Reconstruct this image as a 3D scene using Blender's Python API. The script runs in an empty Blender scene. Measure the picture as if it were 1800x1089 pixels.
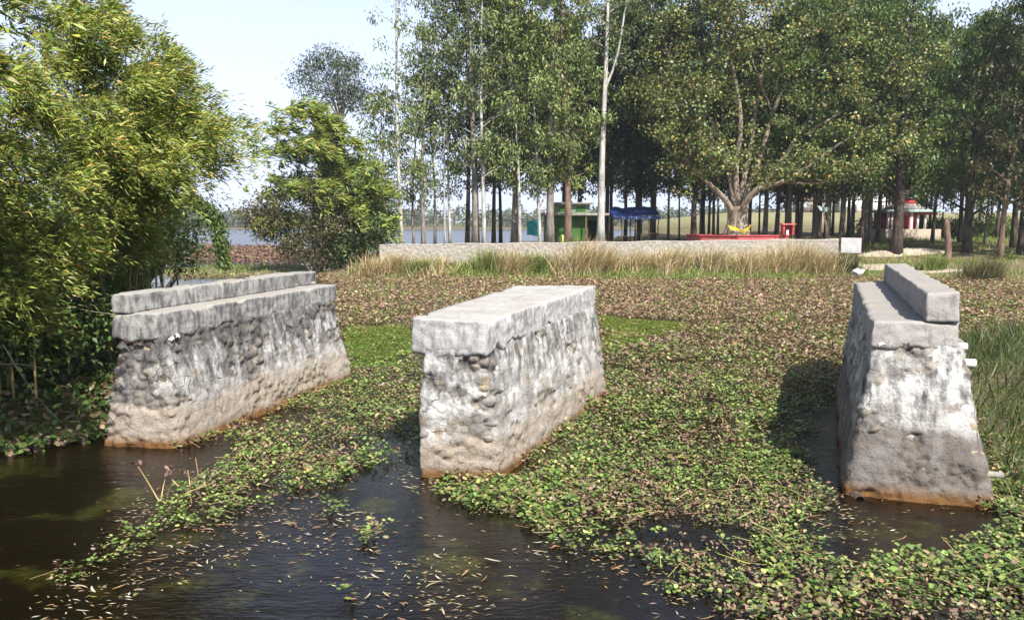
import bpy, math, random
import numpy as np
from mathutils import Vector
rng = np.random.default_rng(7)
random.seed(7)
SC = bpy.context.scene
COL = SC.collection

# ------------------------------------------------------------------ camera, sky, sun, exposure
CAM_H, FPX, PITCH = 4.0, 1400.0, math.atan(154.5 / 1400.0)      # eye 4 m above the water, 28 mm lens
cam = bpy.data.objects.new('camera', bpy.data.cameras.new('camera'))
COL.objects.link(cam)
cam.data.sensor_width = 36.0
cam.data.lens = 28.0
cam.data.clip_end = 9000.0
cam.location = (0, 0, CAM_H)
cam.rotation_euler = (math.pi / 2 - PITCH, 0, 0)
SC.camera = cam
SUN_EL, SUN_AZ = math.radians(48), math.atan2(0.40, -0.92)      # sun behind the camera, to the right
world = bpy.data.worlds.new('World')
SC.world = world
world.use_nodes = True
wn = world.node_tree
sky = wn.nodes.new('ShaderNodeTexSky')
sky.sky_type = 'NISHITA'
sky.sun_disc = False
sky.sun_elevation = SUN_EL
sky.sun_rotation = SUN_AZ
sky.air_density = 1.0
sky.dust_density = 1.5
sky.ozone_density = 1.0
bg = wn.nodes['Background']
bg.inputs['Strength'].default_value = 0.078
veil = wn.nodes.new('ShaderNodeMixRGB')                          # milky haze veil
veil.inputs['Color2'].default_value = (8.2, 9.3, 12.4, 1)
wtc = wn.nodes.new('ShaderNodeTexCoord'); wsp = wn.nodes.new('ShaderNodeSeparateXYZ'); wmr = wn.nodes.new('ShaderNodeMapRange')
wn.links.new(wtc.outputs['Generated'], wsp.inputs[0]); wn.links.new(wsp.outputs[2], wmr.inputs['Value'])
wmr.interpolation_type = 'SMOOTHSTEP'
for k_, v_ in (('From Min', 0.1), ('From Max', 0.6), ('To Min', 0.78), ('To Max', 0.06)): wmr.inputs[k_].default_value = v_
wn.links.new(wmr.outputs[0], veil.inputs['Fac'])                 # thickest at the horizon, thinning evenly upward
wn.links.new(sky.outputs[0], veil.inputs['Color1'])
wn.links.new(veil.outputs[0], bg.inputs['Color'])
sd = bpy.data.lights.new('sun', 'SUN')
sd.energy = 4.7
sd.angle = math.radians(0.5)
sd.color = (1.0, 0.955, 0.89)
sun = bpy.data.objects.new('sun', sd)
COL.objects.link(sun)
to_sun = Vector((math.sin(SUN_AZ) * math.cos(SUN_EL), math.cos(SUN_AZ) * math.cos(SUN_EL), math.sin(SUN_EL)))
sun.rotation_euler = to_sun.to_track_quat('Z', 'Y').to_euler()
sun.location = (20, -40, 60)
SC.view_settings.view_transform = 'Standard'
SC.view_settings.look = 'None'
SC.view_settings.exposure = 0.84
SC.view_settings.gamma = 1.0
SC.render.engine = 'CYCLES'
SC.cycles.max_bounces = 6
SC.cycles.diffuse_bounces = 3
SC.cycles.glossy_bounces = 3
SC.cycles.transmission_bounces = 4
SC.cycles.volume_bounces = 0
SC.cycles.transparent_max_bounces = 6
SC.cycles.sample_clamp_indirect = 6.0
SC.cycles.use_denoising = True
SC.cycles.caustics_reflective = False
SC.cycles.caustics_refractive = False

_c, _s = math.cos(PITCH), math.sin(PITCH)
def at(px, py, z=0.0):
    """where the ray through that point of the photograph meets the level z"""
    u, v = (px - 900) / FPX, (544.5 - py) / FPX
    d = np.array([u, _c + v * _s, -_s + v * _c])
    return d * ((z - CAM_H) / d[2]) + [0, 0, CAM_H]
def aty(px, py, Y):
    u, v = (px - 900) / FPX, (544.5 - py) / FPX
    d = np.array([u, _c + v * _s, -_s + v * _c])
    return d * (Y / d[1]) + [0, 0, CAM_H]

# ------------------------------------------------------------------ numeric helpers
def _h(i, j, k, seed):
    n = (i.astype(np.int64) * 374761393 + j.astype(np.int64) * 668265263 + k.astype(np.int64) * 2147483647 + seed * 974711) & 0xffffffff
    n = ((n ^ (n >> 13)) * 1274126177) & 0xffffffff
    n = ((n ^ (n >> 16)) * 2246822519) & 0xffffffff
    return ((n ^ (n >> 15)) & 0xffffff) / float(0xffffff)
def vnoise(P, seed=0):
    P = np.asarray(P, float)
    i = np.floor(P).astype(np.int64)
    f = P - i
    f = f * f * (3 - 2 * f)
    r = 0
    for a in (0, 1):
        for b in (0, 1):
            for c in (0, 1):
                w = (f[:, 0] if a else 1 - f[:, 0]) * (f[:, 1] if b else 1 - f[:, 1]) * (f[:, 2] if c else 1 - f[:, 2])
                r = r + w * _h(i[:, 0] + a, i[:, 1] + b, i[:, 2] + c, seed)
    return r
def fbm(P, octs=4, seed=0):
    P = np.asarray(P, float)
    r, a, t = 0, 1.0, 0
    for o in range(octs):
        r = r + a * vnoise(P * 2.03 ** o + 13.7 * o, seed + o)
        t += a
        a *= 0.5
    return r / t
def worley(P, seed=0):
    i = np.floor(P).astype(np.int64)
    f1 = np.full(len(P), 9.0); f2 = np.full(len(P), 9.0); idv = np.zeros(len(P))
    for a in (-1, 0, 1):
        for b in (-1, 0, 1):
            for c in (-1, 0, 1):
                I = i + [a, b, c]
                q = I + np.stack([_h(I[:, 0], I[:, 1], I[:, 2], seed + s) for s in (1, 2, 3)], 1)
                d = np.linalg.norm(P - q, axis=1)
                m = d < f1
                f2 = np.where(m, f1, np.minimum(f2, d))
                idv = np.where(m, _h(I[:, 0], I[:, 1], I[:, 2], seed + 9), idv)
                f1 = np.where(m, d, f1)
    return f1, f2, idv
def nz(X, Y, scale, seed=0, octs=3):
    X = np.asarray(X, float); Y = np.asarray(Y, float)
    return fbm(np.stack([X.ravel() * scale, Y.ravel() * scale, np.full(X.size, seed * 3.1)], 1), octs, seed).reshape(X.shape)
def sstep(a, b, x):
    t = np.clip((x - a) / (b - a), 0, 1)
    return t * t * (3 - 2 * t)
def sdf(poly, X, Y):
    """signed distance to a polygon, positive inside"""
    poly = np.asarray(poly, float)[:, :2]
    d2 = np.full(X.shape, 1e18); ins = np.zeros(X.shape, bool)
    for k in range(len(poly)):
        x0, y0 = poly[k - 1]; x1, y1 = poly[k]
        ex, ey = x1 - x0, y1 - y0
        t = np.clip(((X - x0) * ex + (Y - y0) * ey) / (ex * ex + ey * ey + 1e-12), 0, 1)
        d2 = np.minimum(d2, (X - x0 - t * ex) ** 2 + (Y - y0 - t * ey) ** 2)
        cr = ((y0 > Y) != (y1 > Y))
        ins ^= cr & (X < (x1 - x0) * (Y - y0) / (y1 - y0 if y1 != y0 else 1e-12) + x0)
    return np.where(ins, 1, -1) * np.sqrt(d2)
def unit(A):
    return A / (np.linalg.norm(A, axis=-1, keepdims=True) + 1e-9)

# ------------------------------------------------------------------ mesh helpers
def mesh_np(name, V, F, col=None, smooth=False):
    me = bpy.data.meshes.new(name)
    V = np.ascontiguousarray(V, 'f4'); F = np.ascontiguousarray(F, 'i4')
    n, k = F.shape
    me.vertices.add(len(V)); me.vertices.foreach_set('co', V.ravel())
    me.loops.add(n * k); me.loops.foreach_set('vertex_index', F.ravel())
    me.polygons.add(n); me.polygons.foreach_set('loop_start', np.arange(0, n * k, k, dtype='i4'))
    if smooth:
        me.polygons.foreach_set('use_smooth', np.ones(n, bool))
    if col is not None:
        a = me.color_attributes.new('Col', 'FLOAT_COLOR', 'POINT')
        c = np.ones((len(V), 4), 'f4'); c[:, :3] = col
        a.data.foreach_set('color', c.ravel())
    me.update(calc_edges=True)
    return me
LOC = {}
def thing(name, label, cat, loc, group=None):
    o = bpy.data.objects.new(name, None)
    o.empty_display_size = 0.3
    COL.objects.link(o)
    o.location = [float(v) for v in loc]
    LOC[o.name] = np.array(loc, float)
    o['label'] = label; o['category'] = cat
    if group: o['group'] = group
    return o
def put(name, V, F, mat, parent=None, col=None, smooth=False, bevel=0.0, label=None):
    """one mesh object; V in world coordinates"""
    loc = LOC[parent.name] if parent is not None else np.zeros(3)
    if isinstance(F, np.ndarray):
        me = mesh_np(name, np.asarray(V, float) - loc, F, col, smooth)
    else:
        me = bpy.data.meshes.new(name)
        me.from_pydata([tuple(np.asarray(v, float) - loc) for v in V], [], [tuple(f) for f in F])
        if smooth:
            me.polygons.foreach_set('use_smooth', np.ones(len(me.polygons), bool))
        me.update()
    me.materials.append(mat)
    o = bpy.data.objects.new(name, me)
    COL.objects.link(o)
    if parent is not None:
        o.parent = parent
        LOC[o.name] = loc
    else:
        LOC[o.name] = np.zeros(3)
    if bevel > 0:
        b = o.modifiers.new('bevel', 'BEVEL'); b.width = bevel; b.segments = 2; b.limit_method = 'ANGLE'
    if label: o['label'] = label
    return o
def single(name, V, F, mat, label, cat, group=None, base=None, **kw):
    """a thing that is one mesh, with its origin at its base"""
    V = np.asarray(V, float)
    if base is None:
        base = np.array([V[:, 0].mean(), V[:, 1].mean(), V[:, 2].min()])
    o = put(name, V - base, F, mat, None, **kw)
    o.location = base; LOC[o.name] = np.array(base)
    o['label'] = label; o['category'] = cat
    if group: o['group'] = group
    return o
def kind(o, k, label=None):
    o['kind'] = k
    if label: o['label'] = label
    return o
def copy_tree(o, loc, rotz, scale, label, group):
    r = o.copy(); COL.objects.link(r)
    r.location = loc; r.rotation_euler = (0, 0, rotz); r.scale = scale
    r['label'] = label; r['group'] = group
    for ch in o.children:
        c = ch.copy(); COL.objects.link(c); c.parent = r
    return r
def cat(parts):
    Vs, Fs, n = [], [], 0
    for V, F in parts:
        Vs.append(np.asarray(V, float)); Fs.append(np.asarray(F) + n); n += len(V)
    return np.concatenate(Vs), np.concatenate(Fs)
def box(x0, x1, y0, y1, z0, z1):
    V = np.array([(x0, y0, z0), (x1, y0, z0), (x1, y1, z0), (x0, y1, z0), (x0, y0, z1), (x1, y0, z1), (x1, y1, z1), (x0, y1, z1)], float)
    F = np.array([(3, 2, 1, 0), (4, 5, 6, 7), (0, 1, 5, 4), (1, 2, 6, 5), (2, 3, 7, 6), (3, 0, 4, 7)])
    return V, F
def tube(path, rad, sides=7, cap=True):
    path = np.asarray(path, float); n = len(path)
    rad = np.broadcast_to(np.asarray(rad, float), (n,))
    T = unit(np.gradient(path, axis=0))
    ref = np.array([0.0, 0, 1.0]) if abs(T[0, 2]) < 0.8 else np.array([0, 1.0, 0])
    Nn = unit(np.cross(T, ref)); B = np.cross(T, Nn)
    a = np.arange(sides) / sides * 2 * math.pi
    V = path[:, None] + rad[:, None, None] * (np.cos(a)[None, :, None] * Nn[:, None] + np.sin(a)[None, :, None] * B[:, None])
    V = V.reshape(-1, 3)
    i = np.arange(n - 1)[:, None] * sides; j = np.arange(sides)[None]; j2 = (j + 1) % sides
    F = np.stack([i + j, i + sides + j, i + sides + j2, i + j2], -1).reshape(-1, 4)[:, ::-1]
    if cap:
        for e, rev in ((0, False), (n - 1, True)):
            q = V[e * sides:(e + 1) * sides]; k = len(V)
            V = np.concatenate([V, q * 0.001 + path[e] * 0.999])
            f = np.stack([e * sides + np.arange(sides), e * sides + (np.arange(sides) + 1) % sides, k + (np.arange(sides) + 1) % sides, k + np.arange(sides)], 1)
            F = np.concatenate([F, f[:, ::-1] if not rev else f])
    return V, F
def bez(pts, n=12):
    """smooth curve through points"""
    P = np.asarray(pts, float)
    k = len(P)
    P = np.concatenate([[2 * P[0] - P[1]], P, [2 * P[-1] - P[-2]]])
    out = []
    for u in np.linspace(0, k - 1 - 1e-6, n):
        i = int(u); t = u - i
        p0, p1, p2, p3 = P[i:i + 4]
        out.append(0.5 * (2 * p1 + (p2 - p0) * t + (2 * p0 - 5 * p1 + 4 * p2 - p3) * t * t + (3 * p1 - p0 - 3 * p2 + p3) * t ** 3))
    return np.array(out)
TM = {
    'd': (np.array([(0, 0, 0), (.42, .5, .06), (1, 0, -.12), (.42, -.5, .06)]), [(0, 1, 2, 3)]),
    'r': (np.array([(0, 0, 0), (.22, .42, .1), (.72, .46, .08), (1, 0, -.03), (.72, -.46, .08), (.22, -.42, .1)]), [(0, 1, 2, 3), (0, 3, 4, 5)]),
    'b': (np.array([(0, .5, 0), (0, -.5, 0), (.4, .45, -.05), (.4, -.45, -.05), (.75, .3, -.2), (.75, -.3, -.2), (1, .04, -.42), (1, -.04, -.42)]), [(0, 2, 3, 1), (2, 4, 5, 3), (4, 6, 7, 5)]),
    's': (np.array([(0, .5, 0), (0, -.5, 0), (1, -.4, 0), (1, .4, 0)]), [(0, 1, 2, 3)]),
}
def leaves(P, A, N, L, W, col, t='d', droop=1.0):
    P = np.asarray(P, float); n = len(P)
    A = unit(A); S = unit(np.cross(A, N)); N = np.cross(S, A)
    T, tf = TM[t]
    L = np.broadcast_to(np.asarray(L, float), (n,)); W = np.broadcast_to(np.asarray(W, float), (n,))
    dr = np.broadcast_to(np.asarray(droop, float), (n,))
    V = P[:, None] + T[None, :, 0, None] * (L[:, None] * A)[:, None] + T[None, :, 1, None] * (W[:, None] * S)[:, None] + T[None, :, 2, None] * ((L * dr)[:, None] * N)[:, None]
    F = (np.arange(n)[:, None, None] * len(T) + np.array(tf)[None]).reshape(-1, 4)
    return V.reshape(-1, 3), F, np.repeat(np.broadcast_to(np.asarray(col, float), (n, 3)), len(T), 0)
def catc(parts):
    V, F = cat([(p[0], p[1]) for p in parts])
    return V, F, np.concatenate([p[2] for p in parts])
def rnd(n):
    v = rng.normal(size=(n, 3))
    return unit(v)
def pick(n, cols, w, var=0.2):
    """random colours from a list, with spread"""
    c = np.array(cols, float)[rng.choice(len(cols), n, p=np.array(w, float) / sum(w))]
    return np.clip(c * (1 + var * rng.normal(size=(n, 1))) * (1 + 0.08 * rng.normal(size=(n, 3))), 0.004, 0.9)

# ------------------------------------------------------------------ materials
class Mat:
    def __init__(s, name):
        s.m = bpy.data.materials.new(name); s.m.use_nodes = True
        s.nt = s.m.node_tree; s.b = s.nt.nodes['Principled BSDF']; s.out = s.nt.nodes['Material Output']
        s.b.inputs['Specular IOR Level'].default_value = 0.3
    def n(s, typ, ins=None, **pr):
        nd = s.nt.nodes.new(typ)
        for k, v in pr.items(): setattr(nd, k, v)
        for k, v in (ins or {}).items():
            if isinstance(v, bpy.types.NodeSocket): s.nt.links.new(v, nd.inputs[k])
            else: nd.inputs[k].default_value = v
        return nd
    def pos(s, scale=None):
        g = s.n('ShaderNodeNewGeometry').outputs['Position']
        return s.n('ShaderNodeMapping', {'Vector': g, 'Scale': scale}).outputs[0] if scale else g
    def noise(s, vec, scale, detail=4, rough=0.55):
        return s.n('ShaderNodeTexNoise', {'Vector': vec, 'Scale': scale, 'Detail': detail, 'Roughness': rough}).outputs[0]
    def vor(s, vec, scale, feature='F1', out='Distance'):
        return s.n('ShaderNodeTexVoronoi', {'Vector': vec, 'Scale': scale}, feature=feature).outputs[out]
    def ramp(s, fac, stops, interp='LINEAR'):
        r = s.n('ShaderNodeValToRGB', {'Fac': fac}); cr = r.color_ramp; cr.interpolation = interp
        while len(cr.elements) < len(stops): cr.elements.new(0.5)
        for e, (p, c) in zip(cr.elements, stops):
            e.position = p; e.color = (c, c, c, 1) if isinstance(c, (int, float)) else (*c, 1)
        return r.outputs[0]
    def mix(s, f, a, b, blend='MIX'):
        f2 = lambda c: (*c, 1) if isinstance(c, tuple) and len(c) == 3 else c
        return s.n('ShaderNodeMixRGB', {'Fac': f, 'Color1': f2(a), 'Color2': f2(b)}, blend_type=blend).outputs[0]
    def math(s, op, a, b=0.0):
        return s.n('ShaderNodeMath', {0: a, 1: b}, operation=op).outputs[0]
    def sep(s, vec):
        return s.n('ShaderNodeSeparateXYZ', {0: vec}).outputs
    def maprange(s, v, a, b, c=0.0, d=1.0):
        return s.n('ShaderNodeMapRange', {'Value': v, 'From Min': a, 'From Max': b, 'To Min': c, 'To Max': d}).outputs[0]
    def set(s, color=None, rough=None, bump=None, bstr=0.5, bdist=0.02, metal=None, spec=None):
        for k, v in (('Base Color', color), ('Roughness', rough), ('Metallic', metal), ('Specular IOR Level', spec)):
            if v is None: continue
            if isinstance(v, bpy.types.NodeSocket): s.nt.links.new(v, s.b.inputs[k])
            else: s.b.inputs[k].default_value = (*v, 1) if isinstance(v, tuple) else v
        if bump is not None:
            nd = s.n('ShaderNodeBump', {'Height': bump, 'Strength': bstr, 'Distance': bdist})
            s.nt.links.new(nd.outputs[0], s.b.inputs['Normal'])
        return s.m
def leaf_mat(name, rough=0.45, spec=0.35, trans=0.25):
    m = Mat(name)
    a = m.n('ShaderNodeAttribute', attribute_name='Col').outputs['Color']
    m.set(a, rough, spec=spec)
    if trans:
        tr = m.n('ShaderNodeBsdfTranslucent', {'Color': m.mix(1.0, a, (1.0, 1.0, 0.45), 'MULTIPLY')})
        mx = m.n('ShaderNodeMixShader', {0: trans, 1: m.b.outputs[0], 2: tr.outputs[0]})
        m.nt.links.new(mx.outputs[0], m.out.inputs[0])
    return m.m
def plain(name, color, rough=0.7, var=0.25, scale=3.0, spec=0.3):
    m = Mat(name)
    f = m.noise(m.pos(), scale, 5)
    f2 = m.noise(m.pos(), scale * 9, 3)
    c = m.mix(m.ramp(f, [(0.35, 0.0), (0.68, 1.0)]), tuple(v * (1 - var) for v in color), tuple(min(v * (1 + var * 0.5), 0.9) for v in color))
    c = m.mix(m.ramp(f2, [(0.4, 0.0), (0.75, var)]), c, tuple(v * 0.4 for v in color))
    return m.set(c, rough, f2, 0.3, 0.02, spec=spec)
LEAF = leaf_mat('leaf')
LEAF_GLOSS = leaf_mat('glossy_leaf', 0.42, 0.4, 0.18)
DRY = leaf_mat('dry_plant', 0.75, 0.15, 0.15)

def ground_mat():
    m = Mat('soil_and_grass')
    p = m.pos(); z = m.sep(p)[2]
    a = m.noise(p, 0.35, 6); b = m.noise(p, 2.5, 5); c = m.noise(p, 14, 4)
    soil = m.mix(b, (0.13, 0.095, 0.06), (0.26, 0.20, 0.13))
    grass = m.mix(b, (0.06, 0.085, 0.02), (0.19, 0.18, 0.07))
    col = m.mix(m.ramp(a, [(0.42, 0), (0.56, 1)]), soil, grass)
    col = m.mix(m.ramp(c, [(0.5, 0), (0.8, 0.55)]), col, (0.05, 0.04, 0.02))
    far = m.maprange(z, 2.7, 4.5)
    col = m.mix(far, col, m.mix(m.noise(p, 0.08, 4), (0.17, 0.17, 0.07), (0.33, 0.29, 0.17)))
    col = m.mix(m.maprange(z, 0.05, -0.15), col, (0.03, 0.022, 0.012))
    return m.set(col, 0.95, m.math('ADD', b, c), 0.6, 0.05, spec=0.1)
def water_mat():
    m = Mat('pond_water')
    p = m.pos()
    y = m.sep(p)[1]
    w1 = m.noise(m.pos((0.55, 1.5, 1)), 2.2, 3)
    w2 = m.noise(m.pos((1.0, 2.6, 1)), 7.0, 3)
    calm = m.ramp(m.noise(p, 0.25, 2), [(0.35, 0.25), (0.62, 1.0)])
    hgt = m.math('MULTIPLY', m.math('ADD', w1, m.math('MULTIPLY', w2, 0.5)), calm)
    alg = m.math('MULTIPLY', m.ramp(m.noise(p, 0.75, 5, 0.6), [(0.55, 0), (0.68, 1)]), m.ramp(m.noise(p, 12, 3), [(0.3, 0.2), (0.65, 1)]))
    alg = m.math('MULTIPLY', alg, m.maprange(y, 14, 12))
    col = m.mix(m.noise(p, 1.1, 4), (0.003, 0.0019, 0.0009), (0.009, 0.0052, 0.0018))
    col = m.mix(m.math('MULTIPLY', alg, 0.55), col, (0.075, 0.08, 0.012))
    m.set(col, m.maprange(y, 35, 130, 0.02, 0.24), None, spec=0.5)
    m.b.inputs['IOR'].default_value = 1.33
    dist = m.maprange(y, 30, 120, 0.03, 0.01)
    bp = m.n('ShaderNodeBump', {'Height': hgt, 'Strength': 0.85, 'Distance': dist})
    m.nt.links.new(bp.outputs[0], m.b.inputs['Normal'])
    return m.m
def masonry_mat(name, mould=0.5, white=0.6, band=0.9, mzone=(0.7, 1.4), und_=1.0, silt=((0.21, 0.165, 0.12), (0.42, 0.35, 0.275))):
    m = Mat(name)
    p = m.pos(); z = m.sep(p)[2]
    n1 = m.noise(p, 1.3, 6, 0.6); n2 = m.noise(p, 5.0, 6, 0.6); n3 = m.noise(p, 24, 4, 0.6)
    st = m.noise(m.pos((3.0, 3.0, 0.7)), 2.2, 5, 0.6)
    zz = m.math('ADD', z, m.math('MULTIPLY', m.math('SUBTRACT', n1, 0.5), 0.55))
    col = m.mix(m.ramp(n2, [(0.3, 0), (0.62, 1)]), (0.27, 0.255, 0.235), (0.48, 0.46, 0.425))
    wht = m.ramp(m.noise(p, 2.4, 5, 0.65), [(0.62 - 0.25 * white, 0), (0.72 - 0.2 * white, 1)])
    col = m.mix(m.math('MULTIPLY', wht, 0.9), col, (0.68, 0.665, 0.635))
    # embedded tan and grey cobbles
    pd = m.n('ShaderNodeMixRGB', {'Fac': 0.22, 'Color1': p, 'Color2': m.n('ShaderNodeTexNoise', {'Vector': p, 'Scale': 4.5, 'Detail': 4.0}).outputs[1]}).outputs[0]
    vd = m.vor(pd, 5.2); vc = m.vor(pd, 5.2, out='Color')
    r = m.sep(vc)
    pickm = m.math('MULTIPLY', m.ramp(r[0], [(0.66, 0), (0.70, 1)]), m.ramp(vd, [(0.34, 1), (0.46, 0)]))
    col = m.mix(m.math('MULTIPLY', pickm, 0.75), col, m.mix(r[1], (0.40, 0.31, 0.18), (0.33, 0.30, 0.27)))
    at_ = m.n('ShaderNodeAttribute', attribute_name='Col').outputs['Color']; ac = m.sep(at_)
    stn = m.mix(m.ramp(ac[1], [(.15, 0), (.85, 1)]), (0.20, 0.185, 0.17), (0.40, 0.34, 0.255))
    stn = m.mix(m.ramp(n2, [(.3, 0), (.7, .6)]), stn, (0.42, 0.405, 0.385))
    stn = m.mix(m.math('MULTIPLY', ac[2], .75), stn, (0.17, 0.155, 0.14))
    col = m.mix(m.math('SUBTRACT', 1.0, ac[0]), col, stn)
    # mould and soot streaks running down
    mo = m.math('MULTIPLY', m.ramp(st, [(0.60 - 0.26 * mould, 0), (0.74 - 0.2 * mould, 1)]), m.ramp(n2, [(0.28, 0.35), (0.6, 1)]))
    mo = m.math('MULTIPLY', mo, m.maprange(zz, mzone[0], mzone[1], 0.12, 1.0))
    col = m.mix(m.math('MULTIPLY', mo, 0.9), col, (0.05, 0.05, 0.05))
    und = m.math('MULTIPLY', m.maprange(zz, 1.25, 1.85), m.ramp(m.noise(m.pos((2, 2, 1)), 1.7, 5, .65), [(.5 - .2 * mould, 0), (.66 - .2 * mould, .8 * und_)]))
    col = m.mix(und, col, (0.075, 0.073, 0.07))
    dk = m.ramp(m.math('ABSOLUTE', m.math('SUBTRACT', zz, band + 0.12)), [(0.0, 0.6), (0.3, 0.0)])
    col = m.mix(m.math('MULTIPLY', dk, m.ramp(n2, [(0.3, 0.2), (0.6, 1)])), col, (0.15, 0.125, 0.105))
    # silt tide mark and rust-brown waterline
    col = m.mix(m.math('MULTIPLY', m.maprange(zz, band, band - 0.22), 0.8), col, m.mix(n2, *silt))
    col = m.mix(m.maprange(m.math('ADD', z, m.math('MULTIPLY', n2, 0.16)), 0.30, 0.14), col, (0.17, 0.085, 0.03))
    col = m.mix(m.ramp(n3, [(0.56, 0), (0.72, 0.6)]), col, (0.10, 0.09, 0.08))
    cr = m.vor(pd, 3.0, 'DISTANCE_TO_EDGE')
    crm = m.math('MULTIPLY', m.ramp(cr, [(0.0, 1), (0.03, 0)]), m.ramp(n1, [(0.56, 0), (0.62, 1)]))
    col = m.mix(m.math('MULTIPLY', crm, 0.5), col, (0.05, 0.045, 0.04))
    hg = m.math('ADD', m.math('ADD', m.math('ADD', n2, m.math('MULTIPLY', m.noise(p, 75, 3, .7), .3)), m.math('MULTIPLY', n3, 0.6)), m.math('MULTIPLY', crm, -0.6))
    return m.set(col, 0.92, hg, 0.9, 0.05, spec=0.15)
def concrete_mat(name, light, dark, amt=0.5, streak=True):
    m = Mat(name)
    p = m.pos(); nrm = m.n('ShaderNodeNewGeometry').outputs['Normal']
    up = m.sep(nrm)[2]
    n1 = m.noise(p, 1.6, 6, 0.6); n2 = m.noise(p, 9, 6, 0.65); n3 = m.noise(p, 60, 3)
    st = m.noise(m.pos((2.6, 2.6, 0.9)), 2.4, 8, 0.7)
    col = m.mix(m.ramp(n2, [(0.3, 0), (0.65, 1)]), tuple(v * 0.78 for v in light), light)
    wl = m.ramp(st, [(0.62 - 0.25 * amt, 0), (0.75 - 0.2 * amt, 1)])
    side = m.maprange(up, 0.75, 0.4)
    col = m.mix(m.math('MULTIPLY', m.math('MULTIPLY', wl, side), 0.9), col, dark)
    top = m.math('MULTIPLY', m.maprange(up, 0.4, 0.8), m.ramp(n1, [(0.35, 0), (0.65, 0.8)]))
    col = m.mix(top, col, (0.36, 0.325, 0.275))
    spot = m.math('MULTIPLY', m.maprange(up, 0.4, 0.8), m.ramp(m.noise(p, 5.5, 5, .7), [(.58, 0), (.70, .55)]))
    col = m.mix(spot, col, (0.20, 0.185, 0.16))
    col = m.mix(m.ramp(n3, [(0.58, 0), (0.72, 0.5)]), col, tuple(v * 0.35 for v in light))
    return m.set(col, 0.92, m.math('ADD', n2, m.math('MULTIPLY', n3, 0.6)), 0.7, 0.03, spec=0.15)
def bark_mat(name, a, b, scale=5.0):
    m = Mat(name)
    v = m.pos((1, 1, 0.22))
    n = m.noise(v, scale, 6, 0.65); n2 = m.noise(m.pos(), 1.2, 4)
    c = m.mix(m.ramp(n, [(0.32, 0), (0.66, 1)]), a, b)
    c = m.mix(m.ramp(n2, [(0.5, 0), (0.7, 0.6)]), c, tuple(x * 0.5 for x in a))
    return m.set(c, 0.9, n, 0.9, 0.06, spec=0.1)
BARK_PALE = bark_mat('pale_bark', (0.26, 0.235, 0.20), (0.62, 0.60, 0.56))
BARK_GREY = bark_mat('grey_bark', (0.12, 0.10, 0.085), (0.34, 0.30, 0.26))
BARK_RED = bark_mat('red_brown_bark', (0.11, 0.07, 0.05), (0.29, 0.20, 0.145))
BARK_DARK = bark_mat('dark_bark', (0.04, 0.03, 0.024), (0.13, 0.10, 0.08))
BARK_FIG = bark_mat('fig_bark', (0.17, 0.13, 0.09), (0.40, 0.335, 0.265), 3.0)
CULM = bark_mat('bamboo_culm', (0.20, 0.17, 0.05), (0.42, 0.34, 0.14))
STRAW = bark_mat('straw', (0.32, 0.22, 0.09), (0.55, 0.42, 0.2))
TWIG = bark_mat('dry_twig', (0.16, 0.12, 0.09), (0.38, 0.32, 0.26))
BLACK = plain('bore_shade_black', (0.012, 0.011, 0.01), 0.95)  # near-black colour painting the shade inside pipe ends
PVC = plain('white_plastic', (0.74, 0.74, 0.72), 0.35, 0.1)
RED = plain('red_paint', (0.52, 0.075, 0.075), 0.65, 0.35, 1.6)
REDP = plain('pink_red_paint', (0.62, 0.13, 0.13), 0.65, 0.3, 1.6)
WHITE = plain('white_paint', (0.78, 0.77, 0.74), 0.7, 0.15)
GREEN = plain('green_paint', (0.05, 0.14, 0.025), 0.7, 0.3, 1.5)
GREENL = plain('pale_green_paint', (0.20, 0.28, 0.17), 0.75, 0.3, 1.5)
TEALP = plain('teal_paint', (0.42, 0.56, 0.54), 0.6, 0.2)
TEAL = plain('teal_cloth', (0.03, 0.42, 0.40), 0.7, 0.2)
GREYC = plain('grey_cement', (0.33, 0.31, 0.28), 0.9, 0.3)
WOOD = plain('rough_wood', (0.17, 0.115, 0.07), 0.85, 0.35)
BLUE = plain('blue_tarp', (0.014, 0.035, 0.15), 0.5, 0.25, 2.0)
LIME = plain('lime_plastic', (0.42, 0.60, 0.12), 0.5, 0.15)
YELLOW = plain('yellow_cloth', (0.55, 0.43, 0.04), 0.75, 0.15)
DIRT = plain('pale_dirt', (0.44, 0.37, 0.29), 0.95, 0.2, 1.2)
STONE_TAN = plain('tan_cobble', (0.34, 0.275, 0.19), 0.85, 0.3, 7)
STONE_GREY = plain('grey_cobble', (0.29, 0.265, 0.235), 0.85, 0.3, 7)

# ------------------------------------------------------------------ terrain and water
P_GROVE = [(-10.5, 56.5), (-4, 55.5), (4, 55.5), (15, 53.5), (25, 57), (33, 53), (60, 46), (300, 38), (3500, -200), (3500, 4000), (900, 4000), (60, 330), (25, 160), (8, 108), (-2, 88), (-9, 76), (-15.5, 67), (-16, 60)]
P_TONGUE = [(7.3, 10.7), (7.9, 12.5), (10.4, 19.5), (12.3, 24), (17, 28), (30, 31), (70, 33), (70, -20), (16, -20), (9.5, 8)]
P_LEFT = [(-70, -20), (-10.6, -20), (-10.4, 11.5), (-10.2, 13.0), (-9.0, 13.5), (-7.6, 14.7), (-6.9, 17), (-6.0, 21), (-6.8, 25), (-9, 29), (-14, 33), (-25, 35), (-70, 36)]
P_STRIP = [(-24, 56.5), (-17, 58), (-12, 62), (-12, 71), (-22, 73), (-31, 68)]
P_BUND = [(-400, 126), (-47, 131), (-45, 138), (-400, 150)]
P_FAR = [(-4500, 640), (-700, 540), (-180, 470), (-60, 440), (20, 432), (90, 380), (900, 4000), (-4500, 5000)]
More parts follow.
